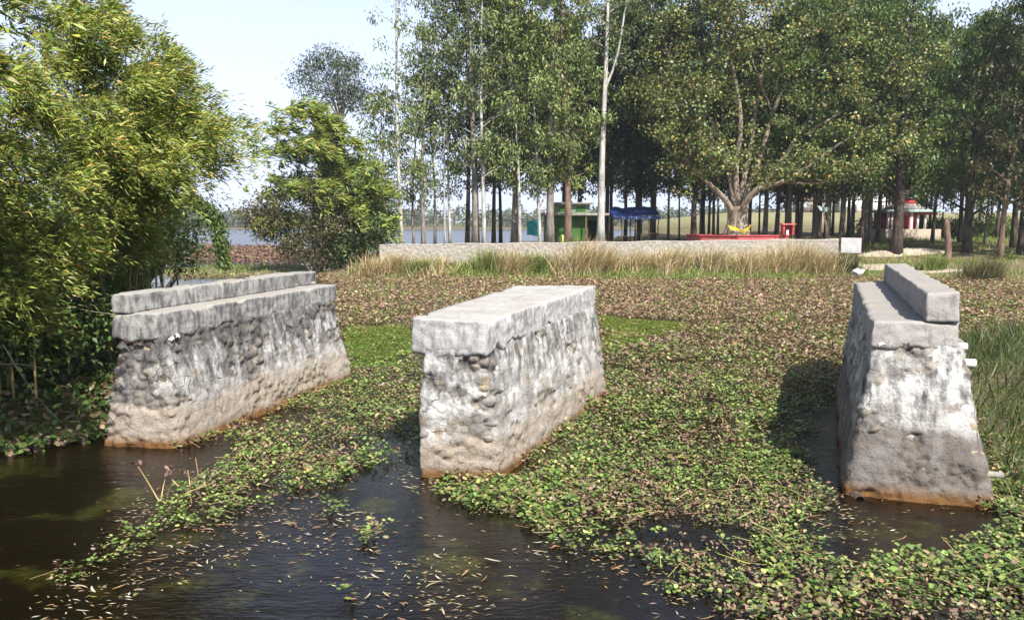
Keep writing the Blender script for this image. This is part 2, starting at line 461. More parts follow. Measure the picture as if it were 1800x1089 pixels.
def height(X, Y):
    h = np.full(X.shape, -0.9)
    wob = (nz(X, Y, 0.35, 3) - 0.5) * 1.6
    d = sdf(P_GROVE, X, Y)
    a = np.interp(d + wob * 0.6, [-2.5, 0, 3.5, 7], [-.9, 0, .8, 1.0])
    a = np.where(Y > 60.3, np.maximum(a, 2.12), np.minimum(a, 1.0))
    a = np.where((Y > 60.3) & (d < 8), np.interp(d, [-2, 0, 4, 8], [-.9, 0, 1.4, 2.12]), a)
    b = np.interp(d + wob, [-2.5, 0, 6, 20], [-.9, 0, .75, 2.15])
    k = sstep(24.6, 27.5, X) 
    g = a * (1 - k) + b * k
    g = g + sstep(150, 195, Y) * sstep(12, 30, X) * np.where(d > 0, 4.2, 0) * (1 - sstep(420, 700, Y) * 0.5)
    h = np.maximum(h, g)
    h = np.maximum(h, np.interp(sdf(P_TONGUE, X, Y) + wob * .35, [-1.5, 0, 2, 8], [-.9, 0, .35, 0.9]))
    h = np.maximum(h, np.interp(sdf(P_LEFT, X, Y) + wob * .35, [-1.2, 0, 1.2, 5], [-.9, 0, .45, 1.1]))
    h = np.maximum(h, np.interp(sdf(P_STRIP, X, Y) + wob * .5, [-2, 0, 4], [-.9, 0, .25]))
    h = np.maximum(h, np.interp(sdf(P_BUND, X, Y), [-3, 0, 3], [-.9, 0, .5]))
    h = np.maximum(h, np.interp(sdf(P_FAR, X, Y), [-10, 0, 15, 60], [-.9, 0, 1.0, 2.2]))
    return h + (nz(X, Y, 0.9, 5) - 0.5) * 0.14
def hz(x, y):
    return float(height(np.array([[float(x)]]), np.array([[float(y)]]))[0, 0])
def grid_axis(lo, hi, step, far_lo, far_hi, k):
    mid = np.arange(lo, hi + 1e-6, step)
    up = hi + (np.geomspace(step, far_hi - hi, k))
    dn = lo - (np.geomspace(step, lo - far_lo, k))[::-1] if far_lo < lo else np.array([])
    return np.concatenate([dn, mid, up])
gx = grid_axis(-42.0, 48.0, 0.6, -4400, 3400, 34)
gy = grid_axis(-30.0, 96.0, 0.6, -300, 4800, 40)
GX, GY = np.meshgrid(gx, gy)
GZ = height(GX, GY)
nx, ny = len(gx), len(gy)
ii, jj = np.meshgrid(np.arange(nx - 1), np.arange(ny - 1))
q = (jj * nx + ii).ravel()
ground = put('ground', np.stack([GX.ravel(), GY.ravel(), GZ.ravel()], 1), np.stack([q, q + 1, q + nx + 1, q + nx], 1), ground_mat(), smooth=True)
kind(ground, 'structure')
W = 4300.0
water = put('lake_water', np.array([(-W, -280, 0), (W, -280, 0), (W, 4700, 0), (-W, 4700, 0)]), np.array([(0, 1, 2, 3)]), water_mat())
kind(water, 'structure')

# ------------------------------------------------------------------ piers
def shell(bot, top, z0, z1, step, seed, amp=1.0, stones=0.05, cracks=0.02, ragged=0.0, corner=0.05, tilt=None, low=0.10, chips=0.025, skin=0.0, plast=0.0):
    """rough-faced battered block: plan corners bot at z0, top at z1"""
    bot = np.array(bot, float); top = np.array(top, float)
    cols = []
    for k in range(4):
        L = np.linalg.norm(bot[(k + 1) % 4] - bot[k])
        n = max(2, int(L / step))
        for i in range(n): cols.append((k, i / n, min(i / n, 1 - i / n) * L))
    K = np.array([c[0] for c in cols]); U = np.array([c[1] for c in cols]); E = np.array([c[2] for c in cols])
    nzr = max(2, int((z1 - z0) / step))
    t = np.linspace(0, 1, nzr + 1)
    def edge(C): return C[K] * (1 - U)[:, None] + C[(K + 1) % 4] * U[:, None]
    B, T = edge(bot), edge(top)
    XY = B[None] * (1 - t)[:, None, None] + T[None] * t[:, None, None]
    e = bot[(np.arange(4) + 1) % 4] - bot[np.arange(4)]
    fn = unit(np.stack([e[:, 1], -e[:, 0]], 1))
    wN = np.clip(E / 0.12, 0, 1)[:, None]
    nb = np.where((U < 0.5)[:, None], fn[(K - 1) % 4], fn[(K + 1) % 4])
    Nn = unit(fn[K] * (0.5 + 0.5 * wN) + nb * (0.5 - 0.5 * wN))
    P = np.concatenate([XY, np.broadcast_to((z0 + (z1 - z0) * t)[:, None, None], XY.shape[:2] + (1,))], 2)
    f = P.reshape(-1, 3)
    d = low * (fbm(f * 1.1, 3, seed) - 0.5) + 0.05 * (fbm(f * 5.5, 4, seed + 5) - 0.5)
    rg = 1 - np.abs(2 * fbm(f * [7, 7, 11], 3, seed + 71) - 1)
    lay = fbm(f * [2.2, 2.2, 7.0], 4, seed + 81)
    d += (0.012 + 0.035 * sstep(.45, .65, fbm(f * .8, 3, seed + 91))) * (rg - 0.75) + 0.06 * np.floor(lay * 7) / 7
    w1, w2, wid = worley(f * [4.6, 4.6, 6.0], seed + 11)
    sm = sstep(0.42, 0.62, fbm(f * 0.9, 3, seed + 21)) + 0.25
    pl = sstep(.45, .475, fbm(f * [1.7, 1.7, 2.6], 5, seed + 101) + skin)
    joint = np.clip(1 - (w2 - w1) / 0.17, 0, 1)
    d += plast * pl + (stones * np.clip(1 - 1.25 * w1, -0.2, 1) * (0.5 + wid) - cracks * joint) * (1 - pl)
    att = np.stack([pl, wid, joint * (1 - pl)], 1)
    d = d.reshape(P.shape[:2]) * amp
    d -= (corner * np.exp(-E / 0.07))[None] * (0.5 + 1.2 * vnoise(f * 3.1, seed + 3).reshape(P.shape[:2]))
    P[..., :2] += Nn[None] * d[..., None]
    if ragged:
        r = fbm(np.concatenate([B * 3.5, np.zeros((len(B), 1))], 1), 5, seed + 40) ** 1.2
        dz = ragged * (r - 0.38) * 2.2
        P[..., 2] += dz[None] * ((1 - t) ** 1.5)[:, None] * -1
        P[0, :, :2] -= Nn * 0.05
    ch = sstep(.58, .72, vnoise(f * 2.6, seed + 33)).reshape(P.shape[:2]) * (t ** 5)[:, None] * chips
    P[..., :2] -= Nn[None] * ch[..., None]
    P[..., 2] -= ch * .6
    # top edge slightly worn
    P[-1, :, :2] -= Nn * 0.012
    P[..., 2] -= (0.02 * vnoise(f * 2.3, seed + 8).reshape(P.shape[:2])) * (t ** 6)[:, None]
    n = len(cols)
    V = P.reshape(-1, 3)
    i = np.arange(nzr)[:, None] * n; j = np.arange(n)[None]; j2 = (j + 1) % n
    F = np.stack([i + j, i + j2, i + n + j2, i + n + j], -1).reshape(-1, 4)
    # close top and bottom with rings of quads toward the long axis
    for row, ctr, flip in ((nzr, top, False), (0, bot, True)):
        ring = V[row * n:(row + 1) * n]
        m0 = (ctr[0] + ctr[1]) / 2; m1 = (ctr[3] + ctr[2]) / 2
        ax = m1 - m0
        prev = row * n + np.arange(n)
        for s_, tt in enumerate((0.12, 0.4, 0.75, 0.995)):
            att = np.concatenate([att, np.tile([1.0, .5, 0.0], (n, 1))])
            q2 = ring[:, :2]
            pr = np.clip(((q2 - m0) @ ax) / (ax @ ax), 0.06, 0.94)
            tgt = m0 + pr[:, None] * ax
            nv = np.concatenate([q2 * (1 - tt) + tgt * tt, ring[:, 2:]], 1)
            nv[:, 2] = ring[:, 2] * (1 - min(1, tt * 2)) + ring[:, 2].mean() * min(1, tt * 2)
            nv[:, 2] += (fbm(nv * 4, 3, seed + 60) - 0.5) * 0.03
            idx = len(V) + np.arange(n)
            V = np.concatenate([V, nv])
            a_, b_ = np.arange(n), (np.arange(n) + 1) % n
            qd = np.stack([prev[a_], prev[b_], idx[b_], idx[a_]], 1)
            F = np.concatenate([F, qd[:, ::-1] if flip else qd])
            prev = idx
    shell.att = att
    return V, F
def extrap(bot, top, z0, z1, z):
    bot = np.array(bot, float); top = np.array(top, float)
    return bot + (top - bot) * (z - z0) / (z1 - z0)
def cobble(center, nrm, sx, sz, mat, parent, seed):
    """a river cobble half sunk in the face, long side level"""
    nrm = np.array([nrm[0], nrm[1], 0.15]); nrm = unit(nrm)
    ax = unit(np.cross([0, 0, 1.0], nrm)); up = np.cross(nrm, ax)
    V, F = [], []
    nu, nv = 10, 7
    a = np.arange(nu) / nu * 2 * math.pi
    for j in range(nv):
        th = math.pi * (j + 0.08) / (nv - 1 + 0.16)
        V.append(np.stack([np.cos(a) * math.sin(th), np.sin(a) * math.sin(th), np.full(nu, math.cos(th))], 1))
    V = np.concatenate(V)
    V = V * (0.62 + 0.75 * fbm(V * 1.1 + seed * 7.1, 3, seed)[:, None])
    W = center + V[:, :1] * ax * sx + V[:, 1:2] * up * sz + V[:, 2:3] * nrm * min(sx, sz) * 0.75
    i = np.arange(nv - 1)[:, None] * nu; j = np.arange(nu)[None]; j2 = (j + 1) % nu
    F = np.stack([i + j, i + nu + j, i + nu + j2, i + j2], -1).reshape(-1, 4)
    F = np.concatenate([F, [[0, 1, 2, 3], [0, 3, 4, 5], [0, 5, 6, 7], [0, 7, 8, 9]], (nv - 1) * nu + np.array([[0, 3, 2, 1], [0, 5, 4, 3], [0, 7, 6, 5], [0, 9, 8, 7]])])
    return put('stone', W, F, mat, parent, smooth=True)
def face_pt(bot, top, zt, k, u, z):
    bot = np.array(bot, float); top = np.array(top, float)
    C = bot + (top - bot) * (z / zt)
    p = C[k] * (1 - u) + C[(k + 1) % 4] * u
    e = bot[(k + 1) % 4] - bot[k]
    n = unit(np.array([e[1], -e[0]]))
    return np.array([p[0], p[1], z]), n
def pipe(parent, name, p, d, length, r, mat, inner=True):
    d = unit(np.array(d, float)); p = np.array(p, float)
    a = tube([p - d * 0.25, p + d * length], r, 14, cap=False)
    b = tube([p - d * 0.2, p + d * length], r * 0.86, 14, cap=False)
    # lip joining outer and inner skins
    oV, oF = a; iV, iF = b
    V = np.concatenate([oV, iV]); n = len(oV)
    j = np.arange(14); j2 = (j + 1) % 14
    lip = np.stack([14 + j, 14 + j2, n + 14 + j2, n + 14 + j], 1)
    o = put(name, V, np.concatenate([oF, iF[:, ::-1] + n, lip]), mat, parent, smooth=False)
    if inner:
        V2, F2 = tube([p - d * 0.02, p + d * (length * 0.25)], r * 0.85, 14, cap=True)
        put('bore_shade_plug', V2, F2, BLACK, o)  # solid black plug, painted shade in place of a dark hollow
    return o

def pier(name_label, cat_, bot, top, ztop, cap_fp, cap_z, mats, seed, stones, holes=(), ragged=0.10, low=0.1, skin=0.0):
    c = np.mean(np.array(bot), 0)
    t = thing('bridge_pier', name_label, cat_, (c[0], c[1], 0.0))
    b0 = extrap(bot, top, 0, ztop, -0.5)
    V, F = shell(b0, top, -0.5, ztop + 0.06, 0.033, seed, low=low, stones=0.07, cracks=0.03, skin=skin, plast=0.03)
    body = put('pier_body', V, F, mats[0], t, smooth=False, col=shell.att)
    body['label'] = 'rough rubble and plaster shaft'
    V, F = shell(cap_fp, cap_fp, cap_z[0], cap_z[1], 0.033, seed + 50, amp=0.7, stones=0.015, cracks=0.0, ragged=ragged, corner=0.03, low=.08, chips=.06)
    cap = put('cap_slab', V, F, mats[1], t, smooth=True)
    for i, (k, u, z, sx, sz, mt) in enumerate(stones):
        p, n = face_pt(bot, top, ztop, k, u, z)
        cobble(p - np.array([n[0], n[1], 0]) * min(sx, sz) * (.42 if i % 3 else .2), n, sx, sz, mt, body, seed * 31 + i)
    for (k, u, z) in holes:
        p, n = face_pt(bot, top, ztop, k, u, z)
        pipe(body, 'weep_hole', p + np.array([n[0], n[1], 0]) * 0.0, (n[0], n[1], -0.02), 0.045, 0.045, mats[2])
    return t, body, cap
TN, GR = STONE_TAN, STONE_GREY
# left abutment
A_bot = [(-7.36, 14.02), (-5.96, 13.84), (-4.17, 20.25), (-5.57, 20.6)]
A_top = [(-7.03, 14.2), (-6.30, 14.06), (-4.62, 20.45), (-5.55, 20.75)]
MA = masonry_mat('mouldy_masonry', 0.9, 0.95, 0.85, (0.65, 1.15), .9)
CA = concrete_mat('weathered_concrete', (0.40, 0.385, 0.36), (0.10, 0.098, 0.095), 0.8)
CW = concrete_mat('limewashed_concrete', (0.50, 0.49, 0.47), (0.15, 0.147, 0.143), 0.5)
CG = concrete_mat('grey_concrete', (0.36, 0.335, 0.315), (0.15, 0.14, 0.13), 0.35)
stA = [(0, .12, 1.78, .11, .07, TN), (0, .12, 1.58, .12, .075, TN), (0, .62, 1.74, .1, .06, TN), (0, .05, 1.33, .10, .09, GR), (0, .55, 1.18, .12, .075, TN), (0, .10, 1.12, .12, .1, GR),
       (0, .55, .88, .1, .07, TN), (0, .05, .55, .09, .09, TN), (0, .06, .72, .11, .08, GR), (0, .80, .35, .13, .09, GR), (0, .3, .62, .08, .06, GR), (0, .35, .25, .12, .08, GR), (0, .72, .72, .09, .07, GR),
       (1, .02, 1.43, .14, .085, TN), (1, .13, 1.5, .09, .07, GR), (1, .07, 1.28, .1, .07, GR), (1, .60, 1.42, .13, .10, TN), (1, .33, 1.02, .1, .07, TN), (1, .42, 1.06, .12, .08, GR), (1, .50, .80, .15, .09, TN),
       (1, .18, .95, .1, .07, GR), (1, .26, 1.16, .1, .07, GR), (1, .75, 1.28, .1, .07, GR), (1, .86, 1.62, .09, .07, TN), (1, .93, 1.35, .1, .08, GR), (1, .7, .7, .09, .06, GR), (1, .3, .42, .1, .06, GR), (1, .1, .36, .12, .08, GR), (1, .95, .85, .11, .08, TN), (1, .8, .98, .13, .08, TN)]
tA, bA, cA = pier('left concrete abutment with a low broken parapet wall and black mould streaks', 'bridge pier', A_bot, A_top, 1.95,
              [(-7.16, 14.13), (-6.30, 13.97), (-4.57, 20.62), (-5.62, 21.0)], (1.93, 2.4), (MA, CA, GREYC), 3, stA,
              holes=[(1, .10, 1.50), (1, .34, 1.62), (1, .58, 1.60), (1, .74, 1.66), (1, .86, 1.72), (1, .09, .08)], ragged=0.12)
def lerp2(fp, u):
    fp = np.array(fp, float)
    return fp[0] + (fp[3] - fp[0]) * u, fp[1] + (fp[2] - fp[1]) * u
PA = [(-7.15, 14.14), (-6.83, 14.08), (-5.12, 20.82), (-5.66, 20.95)]
l1, r1 = lerp2(PA, 0.40)
l2, r2 = lerp2(PA, 0.86)
l2b, r2b = lerp2(PA, 0.845)
V, F = shell([PA[0], PA[1], r1, l1], [PA[0], PA[1], r1, l1], 2.38, 2.735, 0.035, 71, amp=0.45, stones=0, cracks=0, corner=0.015, low=.03, chips=.03)
put('parapet_wall', V, F, CA, tA, smooth=True)
l1b, r1b = lerp2(PA, 0.403)
V, F = shell([l1b, r1b, r2b, l2b], [l1b, r1b, r2, l2], 2.38, 2.745, 0.035, 72, amp=0.45, stones=0, cracks=0, corner=0.02, low=.03, chips=.03)
put('parapet_wall', V, F, CA, tA, smooth=True)
l3, r3 = lerp2(PA, 0.89); l4, r4 = lerp2(PA, 1.0)
V, F = shell([l3 * .5 + r3 * .5 + [0.02, 0], r3 + [0.03, 0], r4, l4], [l3, r3 + [0.05, -0.05], r4, l4], 2.385, 2.73, 0.045, 73, amp=1.1, stones=0.03, cracks=0.01, corner=0.09)
put('parapet_fragment', V, F, concrete_mat('sooty_concrete', (0.30, 0.29, 0.28), (0.06, 0.06, 0.06), 0.7), tA, smooth=True)
for i, (u, v) in enumerate([(0.865, .4), (0.875, .75), (.955, 1.1), (0.87, .15)]):
    l, r = lerp2(PA, u); p = l + (r - l) * v
    cobble(np.array([p[0], p[1], 2.43]), (0.3, -1), .08, .05, GR, tA, 300 + i)
def scrap(parent, p, w, h, mat, seed, name='plastic_scrap'):
    n, m = 9, 5
    u, v = np.meshgrid(np.linspace(-.5, .5, n), np.linspace(0, 1, m))
    q = np.stack([u.ravel(), v.ravel(), np.zeros(n * m)], 1)
    nn = fbm(q * 5 + seed, 3, seed) - 0.5; n2 = fbm(q * 4 + seed + 9, 3, seed + 4) - 0.5
    V = np.array(p) + np.stack([q[:, 0] * w + n2 * .05, -0.02 - np.abs(nn) * .12, -q[:, 1] * h * (0.5 + 1.3 * vnoise(np.stack([q[:, 0] * 6, q[:, 0] * 0, q[:, 0] * 0 + seed], 1), seed)) + n2 * .06], 1)
    ii_, jj_ = np.meshgrid(np.arange(n - 1), np.arange(m - 1)); k = (jj_ * n + ii_).ravel()
    return put(name, V, np.stack([k, k + 1, k + n + 1, k + n], 1), mat, parent, smooth=True)
for i, (u, w) in enumerate([(.05, .13), (.075, .08)]):
    p = np.array([-6.30, 13.97]) + u * (np.array([-4.57, 20.62]) - np.array([-6.30, 13.97]))
    scrap(tA, (p[0] + .06, p[1] - .02, 1.94 + .03 * i), w, .05, PVC, 11 + i)

# middle pier
B_bot = [(-1.48, 12.21), (-0.16, 12.30), (2.21, 18.33), (0.75, 18.55)]
B_top = [(-1.38, 12.42), (-0.47, 12.24), (1.93, 18.62), (0.35, 18.8)]
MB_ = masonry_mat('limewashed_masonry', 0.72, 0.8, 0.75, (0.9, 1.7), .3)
stB = [(0, .93, 1.42, .11, .09, TN), (0, .97, 1.20, .14, .10, GR), (0, .94, 1.68, .08, .06, GR), (0, .93, 1.0, .10, .07, GR), (0, .08, 1.28, .11, .09, TN), (0, .05, .90, .09, .09, TN), (0, .09, .66, .13, .09, GR), (0, .55, 1.72, .09, .06, TN),
       (0, .42, 1.22, .12, .06, TN), (0, .9, .62, .11, .09, GR), (0, .1, 1.08, .1, .06, TN), (0, .12, .40, .1, .07, GR), (0, .6, .95, .1, .06, GR), (0, .7, .3, .1, .05, GR), (0, .3, .78, .09, .06, GR), (0, .96, .85, .12, .06, GR),
       (1, .10, 1.62, .09, .08, TN), (1, .30, 1.50, .10, .08, TN), (1, .16, 1.58, .12, .10, GR), (1, .45, 1.72, .08, .06, GR), (1, .33, 1.12, .07, .06, TN), (1, .62, 1.5, .09, .06, GR), (1, .05, .80, .1, .1, GR), (1, .7, 1.1, .08, .06, GR), (1, .52, .62, .08, .05, GR), (1, .82, 1.62, .08, .06, GR), (1, .2, .38, .08, .05, GR), (1, .9, .9, .09, .06, GR), (1, .03, 1.5, .1, .08, GR)]
tB, bB, cB = pier('middle whitewashed pier with a bare flat cap and cobbles showing at its near corner', 'bridge pier', B_bot, B_top, 2.0,
              [(-1.60, 12.52), (-0.41, 12.10), (2.0, 19.0), (0.12, 18.98)], (1.98, 2.5), (MB_, CW, GREYC), 17, stB, skin=.065,
              holes=[(1, .62, .55), (1, .605, .47)], ragged=0.16)
# right abutment
C_bot = [(4.95, 11.47), (6.78, 10.85), (9.65, 18.2), (7.71, 18.45)]
C_top = [(5.40, 11.78), (6.66, 11.70), (9.85, 19.6), (8.45, 19.5)]
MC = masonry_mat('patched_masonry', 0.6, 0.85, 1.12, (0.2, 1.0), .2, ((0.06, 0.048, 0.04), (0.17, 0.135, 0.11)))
stC = [(0, .12, 1.35, .11, .10, GR), (0, .13, 1.12, .12, .10, GR), (0, .60, 1.18, .14, .07, TN), (0, .93, 1.28, .11, .09, WHITE), (0, .92, 1.02, .15, .10, TN), (0, .92, .70, .17, .11, TN), (0, .62, .72, .16, .06, TN), (0, .12, .80, .10, .05, TN), (0, .35, .3, .12, .08, TN),
       (0, .55, .42, .15, .1, GR), (0, .75, .5, .16, .1, GR), (0, .25, .55, .14, .1, GR), (0, .45, .18, .15, .08, TN), (0, .8, .22, .16, .09, GR), (0, .42, .85, .14, .08, GR), (0, .3, 1.7, .12, .07, TN), (0, .93, 1.6, .1, .08, GR), (0, .75, 1.45, .13, .09, GR), (0, .68, .02, .09, .05, TN), (0, .18, .2, .12, .08, GR)]
tC, bC, cC = pier('right abutment with a tall parapet block and white pipe ends on its back', 'bridge pier', C_bot, C_top, 2.15,
              [(5.34, 11.70), (6.62, 11.66), (9.95, 19.8), (8.48, 19.65)], (2.15, 2.55), (MC, CG, PVC), 29, stC, skin=.05, ragged=0.06, low=0.13)
V, F = shell([(6.11, 11.675), (6.60, 11.66), (9.88, 20.0), (9.36, 20.0)], [(6.11, 11.70), (6.59, 11.69), (9.88, 20.0), (9.36, 20.0)], 2.535, 2.98, 0.04, 91, amp=0.45, stones=0.01, cracks=0.0, corner=0.012)
put('parapet_wall', V, F, CG, tC, smooth=True)
for (px, py, Y, L, r, mt) in [(1672, 607, 11.95, .22, .055, PVC), (1684, 636, 11.75, .24, .062, PVC), (1742, 833, 11.2, .16, .045, GREYC)]:
    pipe(tC, 'drain_pipe', aty(px, py, Y), (0.97, -0.12, -0.05), L, r, mt)
pipe(tC, 'drain_pipe', aty(1506, 874, 11.35), (-0.1, -1, -0.05), 0.14, 0.085, BARK_DARK)
for i, (px, w) in enumerate([(1562, .22), (1600, .22)]):
    p = aty(px, 603, 11.6)
    scrap(tC, (p[0], 11.69, p[2]), w, .035, PVC if i == 0 else BARK_DARK, 21 + i)
scrap(tA, (-6.75, 14.02, 1.90), .4, .05, BARK_DARK, 31)

# ------------------------------------------------------------------ retaining wall along the far bank
def stone_wall():
    n, m = 640, 26
    xa = np.linspace(-9.9, 24.5, n)
    def front(x): return 59.72 + 0.25 * np.sin(x * 0.09)
    def topz(x): return np.interp(x, [-9.9, 24.5], [2.33, 2.74]) + 0.03 * np.sin(x * 1.3)
    u, v = np.meshgrid(xa, np.linspace(0, 1, m))
    z = 0.35 + (topz(u) - 0.35) * v
    f = np.stack([u.ravel(), front(u).ravel(), z.ravel()], 1)
    w1, w2, wid = worley(f * [4.5, 1, 10.6], 5)
    d = 0.05 * np.clip(1 - 1.4 * w1, -.3, 1) - 0.03 * np.clip(1 - (w2 - w1) / .2, 0, 1)
    d[v.ravel() > 0.96] = 0.04
    f[:, 1] -= d
    b0, b1 = f[(m - 1) * n:].copy(), f[(m - 1) * n:].copy()
    b0[:, 1] = front(xa) + 0.9; b1[:, 1] = front(xa) + 0.9; b1[:, 2] = 1.0
    V = np.concatenate([f, b0, b1])
    ii_, jj_ = np.meshgrid(np.arange(n - 1), np.arange(m + 1)); k = (jj_ * n + ii_).ravel()
    F = np.stack([k, k + 1, k + n + 1, k + n], 1)
    Fe = []
    for e in (0, n - 1):
        for r in range(m - 1):
            a, b = r * n + e, (r + 1) * n + e
            Fe.append((a, b, m * n + e, (m + 1) * n + e) if e == 0 else (b, a, (m + 1) * n + e, m * n + e))
    mt = Mat('dry_stone')
    p = mt.pos((.8, .8, 1.9)); c = mt.vor(p, 5.6, out='Color'); e = mt.vor(p, 5.6, 'DISTANCE_TO_EDGE'); r = mt.sep(c)
    col = mt.mix(r[0], (0.34, 0.31, 0.27), (0.48, 0.445, 0.39))
    col = mt.mix(mt.ramp(mt.noise(mt.pos(), 9, 4), [(.4, 0), (.7, .5)]), col, (0.24, 0.21, 0.17))
    col = mt.mix(mt.ramp(e, [(0.02, .6), (.07, 0)]), col, (0.17, 0.15, 0.12))
    return single('stone_wall', V, np.concatenate([F, np.array(Fe)]), mt.set(col, .95, e, .5, .05, spec=.1), 'long low pale stone retaining wall along the far bank', 'wall', base=np.array([7.3, 59.9, 0.4]))
stone_wall()

# ------------------------------------------------------------------ shrine platform, hut, stall, pavilion, houses
def prism(poly, z0, z1):
    n = len(poly); P = np.asarray(poly, float)
    V = np.concatenate([np.c_[P, np.full(n, z0)], np.c_[P, np.full(n, z1)]])
    F = [tuple(range(n - 1, -1, -1)), tuple(range(n, 2 * n))] + [(i, (i + 1) % n, n + (i + 1) % n, n + i) for i in range(n)]
    return V, F
GZV = 2.18
FIG = np.array([19.0, 67.5, GZV])
plat = thing('tree_platform', 'red painted octagonal platform round the foot of the big fig tree', 'platform', (FIG[0], FIG[1], GZV - 0.1))
oct_ = [(FIG[0] + 4.15 * math.cos(a), FIG[1] + 4.15 * math.sin(a)) for a in (np.arange(8) + .5) * math.pi / 4 + 0.12]
V, F = prism(oct_, GZV - 0.1, 2.86); put('platform_core', V, F, RED, plat)
inner = [(FIG[0] + 3.75 * math.cos(a), FIG[1] + 3.75 * math.sin(a)) for a in (np.arange(8) + .5) * math.pi / 4 + 0.12]
V, F = prism(inner, 2.80, 2.885); put('earth_fill', V, F, DIRT, plat)
for k in range(8):
    a, b = np.array(oct_[k]), np.array(oct_[(k + 1) % 8]); e = unit(b - a); n = np.array([e[1], -e[0]])
    p0, p1 = a + e * .12, b - e * .12
    V, F = prism([p0 - n * .02, p0 + n * .03, p1 + n * .03, p1 - n * .02], GZV, 2.76)
    put('panel', V, F, REDP, plat, bevel=0.01)
    V, F = prism([a - n * .18, a + n * .09, b + n * .09, b - n * .18], 2.84, 2.95); put('coping', V, F, RED, plat, bevel=0.015)
sh = thing('shrine_box', 'small red altar box with a white niche at the right end of the red platform', 'shrine', (22.2, 64.4, 2.95))
for nm, bx_, mt in [('back_panel', (21.75, 22.65, 64.75, 64.85, 2.95, 3.75), RED), ('side_panel', (21.75, 21.9, 64.2, 64.75, 2.95, 3.7), RED), ('side_panel', (22.5, 22.65, 64.2, 64.75, 2.95, 3.7), RED), ('roof_slab', (21.65, 22.75, 64.1, 64.9, 3.75, 3.88), REDP), ('idol', (22.1, 22.3, 64.45, 64.6, 2.95, 3.4), WHITE)]:
    V, F = box(*bx_); put(nm, V, F, mt, sh, bevel=0.015)
def cloth(p0, p1, p2, p3, nu, nv, amp, seed, freq=3.0):
    """wrinkled sheet spanning four corners"""
    p0, p1, p2, p3 = [np.asarray(p, float) for p in (p0, p1, p2, p3)]
    u, v = np.meshgrid(np.linspace(0, 1, nu), np.linspace(0, 1, nv)); u = u.ravel()[:, None]; v = v.ravel()[:, None]
    V = p0 * (1 - u) * (1 - v) + p1 * u * (1 - v) + p2 * u * v + p3 * (1 - u) * v
    V = V + amp * (fbm(V * freq, 3, seed)[:, None] - 0.5) * np.array([0.5, 0.8, 1.0])
    ii_, jj_ = np.meshgrid(np.arange(nu - 1), np.arange(nv - 1)); k = (jj_ * nu + ii_).ravel()
    return V, np.stack([k, k + 1, k + nu + 1, k + nu], 1)
V1, F1 = cloth((17.9, 66.55, 3.75), (19.3, 66.3, 3.35), (19.35, 66.3, 3.1), (18.1, 66.5, 3.45), 14, 6, .25, 4)
V2, F2 = cloth((19.2, 66.3, 3.3), (19.9, 66.5, 3.85), (19.7, 66.55, 3.3), (19.2, 66.3, 3.0), 10, 6, .25, 6)
V, F = cat([(V1, F1), (V2, F2)])
single('yellow_cloth', V, F, YELLOW, 'yellow prayer cloth tied round the big fig trunk', 'cloth', smooth=True)

hut = thing('green_hut', 'dark green two storey hut behind the eucalyptus trunks', 'hut', (5.6, 71, 2.1))
hx0, hx1, hy0, hy1 = 2.9, 7.9, 69.5, 73.0
for nm, bx_, mt in [('front_wall', (hx0, 6.55, hy0, hy0 + .2, 2.1, 4.55), GREEN), ('front_wall', (7.35, hx1, hy0, hy0 + .2, 2.1, 4.55), GREEN), ('lintel', (6.55, 7.35, hy0, hy0 + .2, 4.15, 4.55), GREEN),
                    ('side_wall', (hx0, hx0 + .2, hy0 + .2, hy1, 2.1, 4.55), GREEN), ('side_wall', (hx1 - .2, hx1, hy0 + .2, hy1, 2.1, 4.55), GREEN), ('back_wall', (hx0, hx1, hy1, hy1 + .2, 2.1, 4.55), GREEN),
                    ('roof_slab', (hx0 - .5, hx1 + .4, hy0 - .9, hy1 + .4, 4.55, 4.75), GREYC), ('upper_wall', (3.7, 6.8, 70.1, 72.6, 4.75, 5.55), GREENL), ('upper_roof', (3.4, 7.1, 69.7, 72.9, 5.55, 5.7), GREYC),
                    ('window', (4.1, 4.9, 70.06, 70.11, 4.9, 5.35), GREEN), ('window', (5.6, 6.4, 70.06, 70.11, 4.9, 5.35), GREEN), ('door_frame', (6.5, 6.58, 69.46, 69.5, 2.1, 4.15), WOOD), ('post', (6.3, 6.42, 68.7, 68.82, 2.1, 4.55), WOOD), ('post', (3.0, 3.12, 68.7, 68.82, 2.1, 4.55), WOOD)]:
    V, F = box(*bx_); put(nm, V, F, mt, hut, bevel=0.01)
V, F = cloth((1.25, 68.5, 4.0), (2.35, 68.4, 4.15), (2.3, 68.4, 2.75), (1.3, 68.5, 2.95), 14, 12, .25, 9)
single('hanging_cloth', V, F, TEAL, 'bright teal cloth hung between trunks left of the green hut', 'cloth', smooth=True)
def sack(c, w, h, seed, crump=.22):
    nu, nv = 12, 8
    a = np.arange(nu) / nu * 2 * math.pi; L = []
    for j in range(nv):
        t = j / (nv - 1); r = (math.sin(math.pi * (0.12 + 0.78 * t)) ** .6) * w * (0.55 if j in (0, nv - 1) else 1)
        L.append(np.stack([np.cos(a) * r, np.sin(a) * r * .7, np.full(nu, t * h)], 1))
    V = np.concatenate(L); V = V + (fbm(V * 4 + seed, 3, seed)[:, None] - .5) * crump * w
    V[:, 2] -= V[:, 2].min()
    i = np.arange(nv - 1)[:, None] * nu; j = np.arange(nu)[None]; j2 = (j + 1) % nu
    F = np.stack([i + j, i + j2, i + nu + j2, i + nu + j], -1).reshape(-1, 4)
    F = np.concatenate([F, (nv - 1) * nu + np.array([[0, 1, 2, 3], [0, 3, 4, 5], [0, 5, 6, 7], [0, 7, 8, 9], [0, 9, 10, 11]])])
    return V + np.array(c), F
